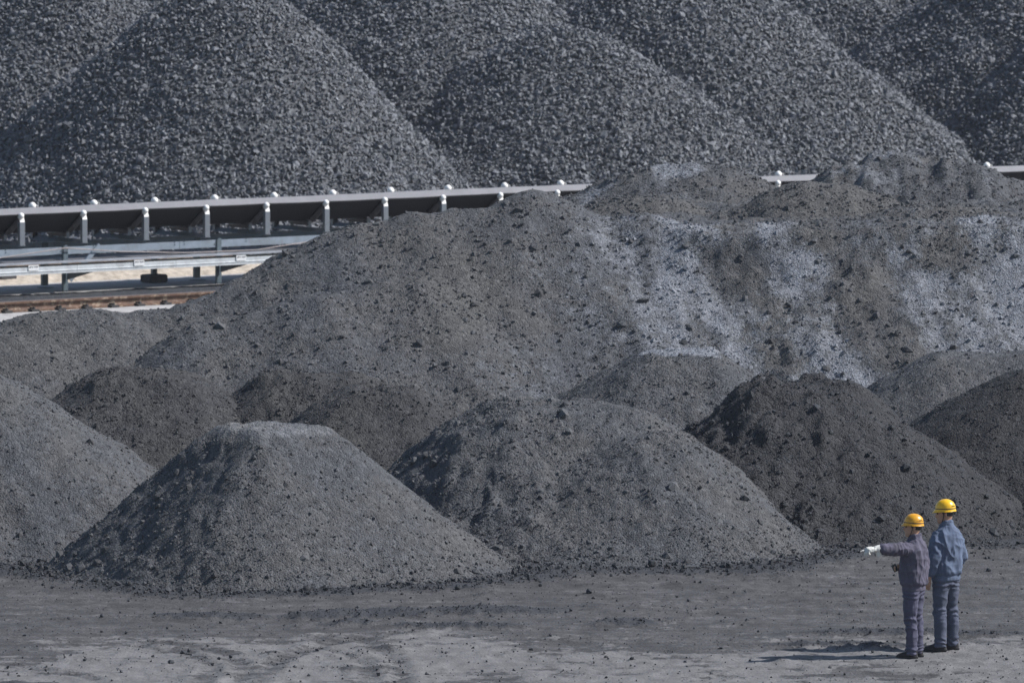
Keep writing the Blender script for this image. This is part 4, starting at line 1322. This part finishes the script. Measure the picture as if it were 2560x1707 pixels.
def person(loc, yaw, s, label, jack, trou, hatm, head_yaw, head_pitch, arms, foot_yaw, seed, marks):
    root = empty('person', loc, yaw)
    root.scale = (s, s, s)
    tag(root, label, 'person', 'workers standing on the yard')
    hy = head_yaw
    def hr(p, c=(0.015, 0, 1.60)):
        """head space (forward x) to body space"""
        x, y, z = p[0], p[1], p[2]
        cp_, sp_ = math.cos(head_pitch), math.sin(head_pitch)
        x, z = x * cp_ + z * sp_, -x * sp_ + z * cp_
        return (c[0] + x * math.cos(hy) - y * math.sin(hy), c[1] + x * math.sin(hy) + y * math.cos(hy), c[2] + z)
    HZ = 0.045   # head centre above pivot
    # ---- body: one continuous surface
    mb = MB()
    hd = []
    for z, rx, ry, cx in ((-.125, .030, .028, .050), (-.118, .055, .045, .035), (-.095, .078, .058, .020), (-.06, .088, .068, .008), (-.02, .094, .074, .002), (.03, .098, .077, -.004), (.07, .096, .075, -.006), (.11, .074, .060, -.006), (.128, .04, .034, -.006)):
        hd.append([hr(p) for p in ering(cx, 0, z + HZ, rx, ry, 24, 2.15)])
    mb.rings(hd)
    mb.tube([hr((.088, 0, HZ + .012)), hr((.112, 0, HZ - .028)), hr((.104, 0, HZ - .042)), hr((.085, 0, HZ - .045))], [.009, .014, .016, .010], 8)      # nose
    mb.tube([hr((.082, -.030, HZ + .022)), hr((.097, 0, HZ + .026)), hr((.082, .030, HZ + .022))], [.008, .009, .008], 8)  # brow
    mb.tube([hr((.078, -.022, HZ - .068)), hr((.094, 0, HZ - .068)), hr((.078, .022, HZ - .068))], [.007, .010, .007], 8)  # lips
    mb.tube([hr((.060, -.02, HZ - .108)), hr((.078, 0, HZ - .110)), hr((.060, .02, HZ - .108))], [.014, .016, .014], 8)    # chin
    for sg in (-1, 1):
        mb.tube([hr((-.008, sg * .078, HZ + .018)), hr((-.018, sg * .090, HZ + .005)), hr((-.014, sg * .086, HZ - .025)), hr((-.004, sg * .076, HZ - .038))], [.010, .015, .012, .007], 8)
    mb.tube([hr((-.02, 0, -.04)), (-.012, 0, 1.53), (-.02, 0, 1.44)], [.060, .060, .085], 16)
    mb.rings([ering(0, 0, z, rx, ry) for z, rx, ry in ((.84, .10, .15), (1.0, .10, .15), (1.25, .105, .165), (1.38, .085, .145), (1.46, .05, .08))])
    for sg, A in ((1, arms['left']), (-1, arms['right'])):
        sh, el, wr = A['sh'], A['el'], A['wr']
        mb.tube([(0, sg * .10, 1.40), sh, el, wr], [.05, .040, .034, .026], 12)
        if not A.get('glove'):
            hand(mb, wr, A['hd'], A['pn'], A['sd'], A['pose'])
        else:
            hand(mb, wr, A['hd'], A['pn'], A['sd'], A['pose'], .9)
        x = .0
        mb.tube([(x, sg * .09, .95), (x + .005, sg * .10, .52), (x - .01, sg * .105, .10)], [.085, .055, .042], 12)
        fy = foot_yaw
        fx, fyv = math.cos(fy), math.sin(fy)
        mb.tube([(x - .03 * fx, sg * .105 - .03 * fyv, .05), (x + .15 * fx, sg * .105 + .15 * fyv, .04)], [.035, .03], 10)
    remeshed('body', mb, .0098, 2, SKIN, root)
    # ---- eyes, hair
    for sg in (-1, 1):
        e = MB().tube([hr((.080, sg * .034, HZ + .004)), hr((.090, sg * .033, HZ + .004)), hr((.0945, sg * .033, HZ + .004))], [.013, .011, .005], 8)
        e.build('eye', HAIRM, root, True)
    hb = MB()
    hb.rings([[hr(p) for p in ering(-.020, 0, z + HZ, rx, ry, 24, 2.2)] for z, rx, ry in ((-.035, .062, .050), (-.03, .078, .068), (-.01, .088, .080), (.03, .093, .085), (.08, .090, .080))])
    remeshed('hair', hb, .008, 1, HAIRM, root)
    # ---- jacket
    jb = MB()
    tors = [(.842, .122, .170, 0), (.850, .130, .178, 0), (.898, .131, .180, 0), (.905, .128, .178, 0), (.935, .152, .194, .004), (1.00, .158, .198, .006), (1.12, .155, .194, .004), (1.25, .148, .194, -.004), (1.34, .138, .194, -.010), (1.40, .122, .184, -.014), (1.445, .100, .150, -.016), (1.485, .082, .098, -.014), (1.505, .074, .078, -.010), (1.545, .070, .072, -.004), (1.548, .055, .055, -.004)]
    jb.rings([ering(cx, 0, z, rx * 1.06, ry * (1.06 if z < 1.42 else 1)) for z, rx, ry, cx in tors])
    slv = []
    for sg, A in ((1, arms['left']), (-1, arms['right'])):
        sh, el, wr = Vector(A['sh']), Vector(A['el']), Vector(A['wr'])
        d2 = (wr - el).normalized()
        cuff = wr - d2 * .035
        up = (el - sh)
        jb.tube([(-.01, sg * .10, 1.375), tuple(sh - Vector((0, sg * .03, .018))), tuple(sh + up * .35), tuple(sh + up * .75), tuple(el), tuple(el.lerp(cuff, .45)), tuple(el.lerp(cuff, .86)), tuple(el.lerp(cuff, .90)), tuple(cuff)],
                [.078, .078, .080, .076, .075, .070, .060, .047, .045], 16)
        slv.append((sh, el, cuff))
    # collar ridge
    jb.tube([(.06, .045, 1.50), (.0, .074, 1.535), (-.055, .05, 1.553), (-.074, 0, 1.556), (-.055, -.05, 1.553), (0, -.074, 1.535), (.06, -.045, 1.50)], [.013] * 7, 8)
    def jd(P, n):
        a = ridged(P * np.array([10.0, 10.0, 3.4]) + np.array([P[:, 2] * 3.5, -P[:, 2] * 3.0, P[:, 2] * 0]).T, seed) * .6 + ridged(P * np.array([15.0, 15.0, 5.0]) + np.array([-P[:, 2] * 5, P[:, 2] * 4, P[:, 2] * 0]).T, seed + 15) * .35
        b = ridged(P * np.array([5.5, 5.5, 7.5]), seed + 5) * .5
        c = perlin3(P * 18, seed + 9)
        amp = .0095 * sstep(.90, .97, P[:, 2]) + .002
        d = amp * 1.4 * (a + .8 * b) + .0006 * c
        # gather above the waistband
        band = np.exp(-((P[:, 2] - .935) / .035) ** 2)
        ang = np.arctan2(P[:, 1], P[:, 0])
        d += band * .008 * np.sin(ang * 9 + 7 * perlin3(P * 4, seed + 2)) * sstep(-.4, .3, perlin3(P * 6, seed + 4))
        for sh, el, cuff in slv:
            # folds across the sleeve at the elbow and by the armpit
            for c0, w, ax in ((el, .09, (cuff - sh)), (sh.lerp(el, .25), .08, (el - sh)), (cuff, .07, (cuff - el))):
                ax = np.array(ax.normalized())
                rel = P - np.array(c0)
                t = rel @ ax
                g = np.exp(-(np.linalg.norm(rel, axis=1) / w) ** 2)
                d += g * .0085 * np.sin(t * 2 * math.pi / .075 + 9 * perlin3(P * 5, seed + 31)) * sstep(-.35, .35, perlin3(P * 8, seed + 33))
        return d
    remeshed('jacket', jb, .0080, 4, jack, root, jd)
    # ---- trousers
    tb = MB()
    tb.rings([ering(0, 0, z, rx, ry) for z, rx, ry in ((.80, .115, .155), (.88, .122, .168), (.95, .115, .165), (.98, .11, .16))])
    for sg in (-1, 1):
        y = sg * .092
        tb.tube([(0, sg * .075, .90), (0, sg * .082, .80), (.004, y, .68), (.010, y * 1.04, .52), (.0, y * 1.08, .46), (-.012, y * 1.10, .30), (-.012, y * 1.12, .14), (-.006, y * 1.13, .085), (-.004, y * 1.13, .060), (-.004, y * 1.13, .045)],
                [(.098, .105), (.100, .108), (.090, .094), (.077, .080), (.074, .078), (.072, .076), (.067, .072), (.071, .075), (.072, .074), (.066, .070)], 18)
    def td(P, n):
        z = P[:, 2]
        d = .011 * ridged(P * np.array([8.0, 8.0, 3.4]) + np.array([z * 2, z * 1.2, z * 0]).T, seed + 40) * .6
        q = perlin3(P * np.array([6, 6, 5]), seed + 44)
        tilt = z + .25 * P[:, 0] * np.sign(q + .01) 
        knee = np.exp(-((z - .47) / .085) ** 2); ank = np.exp(-((z - .10) / .06) ** 2); hip = np.exp(-((z - .80) / .06) ** 2)
        d += knee * .0115 * np.sin(2 * math.pi * tilt / .080 + 9 * q) * sstep(-.35, .3, perlin3(P * 8, seed + 45))
        d += ank * .0090 * np.sin(2 * math.pi * z / .050 + 8 * q)
        d += hip * .0075 * np.sin(2 * math.pi * (z + .3 * np.abs(P[:, 1])) / .062 + 4 * q)
        d += .012 * ridged(P * np.array([5.0, 5.0, 6.5]) + np.array([z * 3, -z * 2, z * 0]).T, seed + 51) * .6
        return d
    remeshed('trousers', tb, .0080, 4, trou, root, td)
    # ---- shoes
    for sg in (-1, 1):
        fx, fyv = math.cos(foot_yaw), math.sin(foot_yaw)
        def fp(a, b_, z): return (-.004 + a * fx - b_ * fyv, sg * .104 + a * fyv + b_ * fx, z)
        shb = MB()
        shb.rings([[fp(a + cx, b_, z) for a, b_, _ in ering(0, 0, 0, rx, ry, 24, 2.6)] for z, rx, ry, cx in ((.0, .140, .047, .052), (.022, .143, .050, .052), (.030, .138, .047, .052), (.052, .128, .044, .045), (.072, .098, .043, .018), (.095, .060, .045, -.018), (.125, .052, .044, -.022))])
        remeshed('shoe', shb, .008, 2, BOOT, root)
        sb = MB().rings([[fp(a + cx, b_, z) for a, b_, _ in ering(0, 0, 0, rx, ry, 24, 2.6)] for z, rx, ry, cx in ((-.002, .142, .049, .052), (.018, .146, .052, .052))])
        sb.build('sole', STRAPM, root)
    # ---- hard hat
    hat = []
    def hring(z, rx, ry, cx=0.0, front=0.0, n=36, pz=0.0):
        out = []
        for k in range(n):
            a = 2 * math.pi * k / n
            c, s_ = math.cos(a), math.sin(a)
            x = rx * c + (front * max(c, 0) ** 2)
            out.append(hr((cx + x, ry * s_, HZ + z + pz * max(c, 0) ** 2)))
        return out
    prof = [(.028, .130, .116, .026, -.010), (.024, .133, .119, .030, -.014), (.030, .129, .114, .022, -.008), (.046, .1255, .110, .006, 0), (.058, .124, .107, 0, 0), (.085, .121, .104, 0, 0), (.110, .112, .096, 0, 0), (.135, .096, .082, 0, 0), (.155, .071, .061, 0, 0), (.168, .042, .036, 0, 0), (.173, .012, .010, 0, 0)]
    hb_ = MB().rings([hring(z, rx, ry, -.006, f, pz=pz) for z, rx, ry, f, pz in prof])
    ho = hb_.build('hard_hat', hatm, root, True)
    bd = MB().rings([hring(.056, .1262, .1092, -.006), hring(.0565, .1275, .1105, -.006), hring(.0655, .1268, .1097, -.006), hring(.066, .1250, .1080, -.006)])
    bd.build('hat_band', HATBAND, ho)
    # small worn markings printed on the shell
    mk = MB()
    for (ang, z, wdt, hgt) in marks:
        r_ = 1.012
        c, s_ = math.cos(ang), math.sin(ang)
        P0 = Vector(hr((-.006 + .1195 * c * r_, .103 * s_ * r_, HZ + z)))
        tn = Vector(hr((-.006 - .1195 * s_, .103 * c, HZ + z))) - Vector(hr((-.006, 0, HZ + z)))
        tn.normalize()
        nn = (P0 - Vector(hr((-.006, 0, HZ + z)))).normalized()
        mk.box(P0, tn * wdt, nn * .0012, tn.cross(nn) * -hgt)
    mk.build('worn_marking', HATBAND, ho)
    # chin strap
    for sg in (-1, 1):
        MB().tube([hr((.004, sg * .100, HZ + .040)), hr((.010, sg * .086, HZ - .02)), hr((.026, sg * .072, HZ - .085)), hr((.052, sg * .030, HZ - .122)), hr((.058, 0, HZ - .126))], .0048, 6).build('chin_strap', STRAPM, root)
    return root

# ---- the man who points: purple-grey overalls, arm out to the left
sA = .945
gA = G(2284, 1634)
yawA = R(157)
def to_local(w, yaw):
    return Vector((w[0] * math.cos(yaw) + w[1] * math.sin(yaw), -w[0] * math.sin(yaw) + w[1] * math.cos(yaw), w[2]))
shl = Vector((.0, .185, 1.395))
dA = to_local((-.86, -.47, .04), yawA).normalized()
elA = shl + dA * .255 + Vector((0, 0, -.012)); wrA = elA + (dA + Vector((0, 0, .03))).normalized() * .225
rsh = Vector((0, -.185, 1.395)); rel_ = Vector((-.05, -.245, 1.13)); rwr = Vector((.19, -.115, 1.10))
armsA = {'left': dict(sh=tuple(shl), el=tuple(elA), wr=tuple(wrA), hd=tuple(dA + Vector((0, 0, -.10))), pn=(0, 0, -1), sd=tuple(to_local((-.2, 1, .1), yawA)), pose='point', glove=True),
         'right': dict(sh=tuple(rsh), el=tuple(rel_), wr=tuple(rwr), hd=(.85, .45, .08), pn=(-.3, .8, 0), sd=(0, 0, 1), pose='grip')}
gzA = float(ground_z(np.array([gA[0]]), np.array([gA[1]]))[0])
PA = person((gA[0], gA[1], gzA), yawA, sA, 'shorter worker in purple-grey overalls pointing left with a white-gloved hand', JACK_A, TROU_A, HAT_A, R(21), R(-3), armsA, R(16), 500,
            [(2.25, .096, .007, .007), (2.45, .100, .004, .008), (2.62, .090, .008, .003), (2.8, .094, .003, .006), (2.0, .088, .004, .004), (2.55, .045, .006, .005), (2.95, .084, .005, .003)])
# white glove with a loose cuff
gl = MB()
hand(gl, armsA['left']['wr'], armsA['left']['hd'], armsA['left']['pn'], armsA['left']['sd'], 'point', 1.36)
wv = Vector(wrA); hdv = (dA + Vector((0, 0, -.10))).normalized()
gl.tube([wv - hdv * .055, wv - hdv * .02, wv + hdv * .03], [.050, .046, .034], 14)
gl.tube([wv - hdv * .02 + Vector((0, 0, -.02)), wv - hdv * .035 + Vector((0, 0, -.065)), wv - hdv * .045 + Vector((0, 0, -.105))], [(.03, .03), (.040, .026), (.036, .012)], 12)
remeshed('work_glove', gl, .0055, 2, GLOVEM, PA, lambda P, n: .0025 * ridged(P * 30, 77))
# small dark thing in his other hand
hd_ = MB().box((0, 0, 0), (.030, 0, 0), (0, .014, 0), (0, 0, .045)).tube([(.012, 0, .04), (.012, 0, .075)], .005, 8)
hdm = hd_.build('handheld_device', mat_plain('dark_plastic', (.02, .03, .032), .5), bevel=.004)
pw = Matrix.LocRotScale(Vector(PA.location), Matrix.Rotation(yawA, 3, 'Z'), Vector((sA,) * 3)) @ Vector((.275, -.062, 1.115))
hdm.location = pw
hdm.rotation_euler = (0, .5, yawA)
tag(hdm, 'small dark device held at the belly by the pointing worker', 'handheld device')

# ---- the taller man: blue jacket, arms down, looking the same way
gB = G(2364, 1617.5)
yawB = R(132)
armsB = {'left': dict(sh=(0, .162, 1.395), el=(-.03, .222, 1.12), wr=(.045, .240, .87), hd=(.25, .02, -1), pn=(0, -1, .1), sd=(1, 0, .2), pose='relaxed'),
         'right': dict(sh=(0, -.162, 1.395), el=(-.035, -.220, 1.12), wr=(.11, -.205, .90), hd=(.5, .15, -.8), pn=(0, 1, .1), sd=(1, 0, .3), pose='relaxed')}
gzB = float(ground_z(np.array([gB[0]]), np.array([gB[1]]))[0])
PB = person((gB[0], gB[1], gzB), yawB, 1.0, 'taller worker in a blue jacket seen from behind, arms hanging, bright yellow hat', JACK_B, TROU_B, HAT_B, R(40), R(2), armsB, R(38), 600,
            [(2.35, .088, .004, .005), (2.46, .090, .003, .006), (2.57, .089, .005, .004), (2.68, .090, .004, .006), (2.80, .088, .005, .004), (2.5, .046, .005, .005), (2.3, .046, .005, .005)])
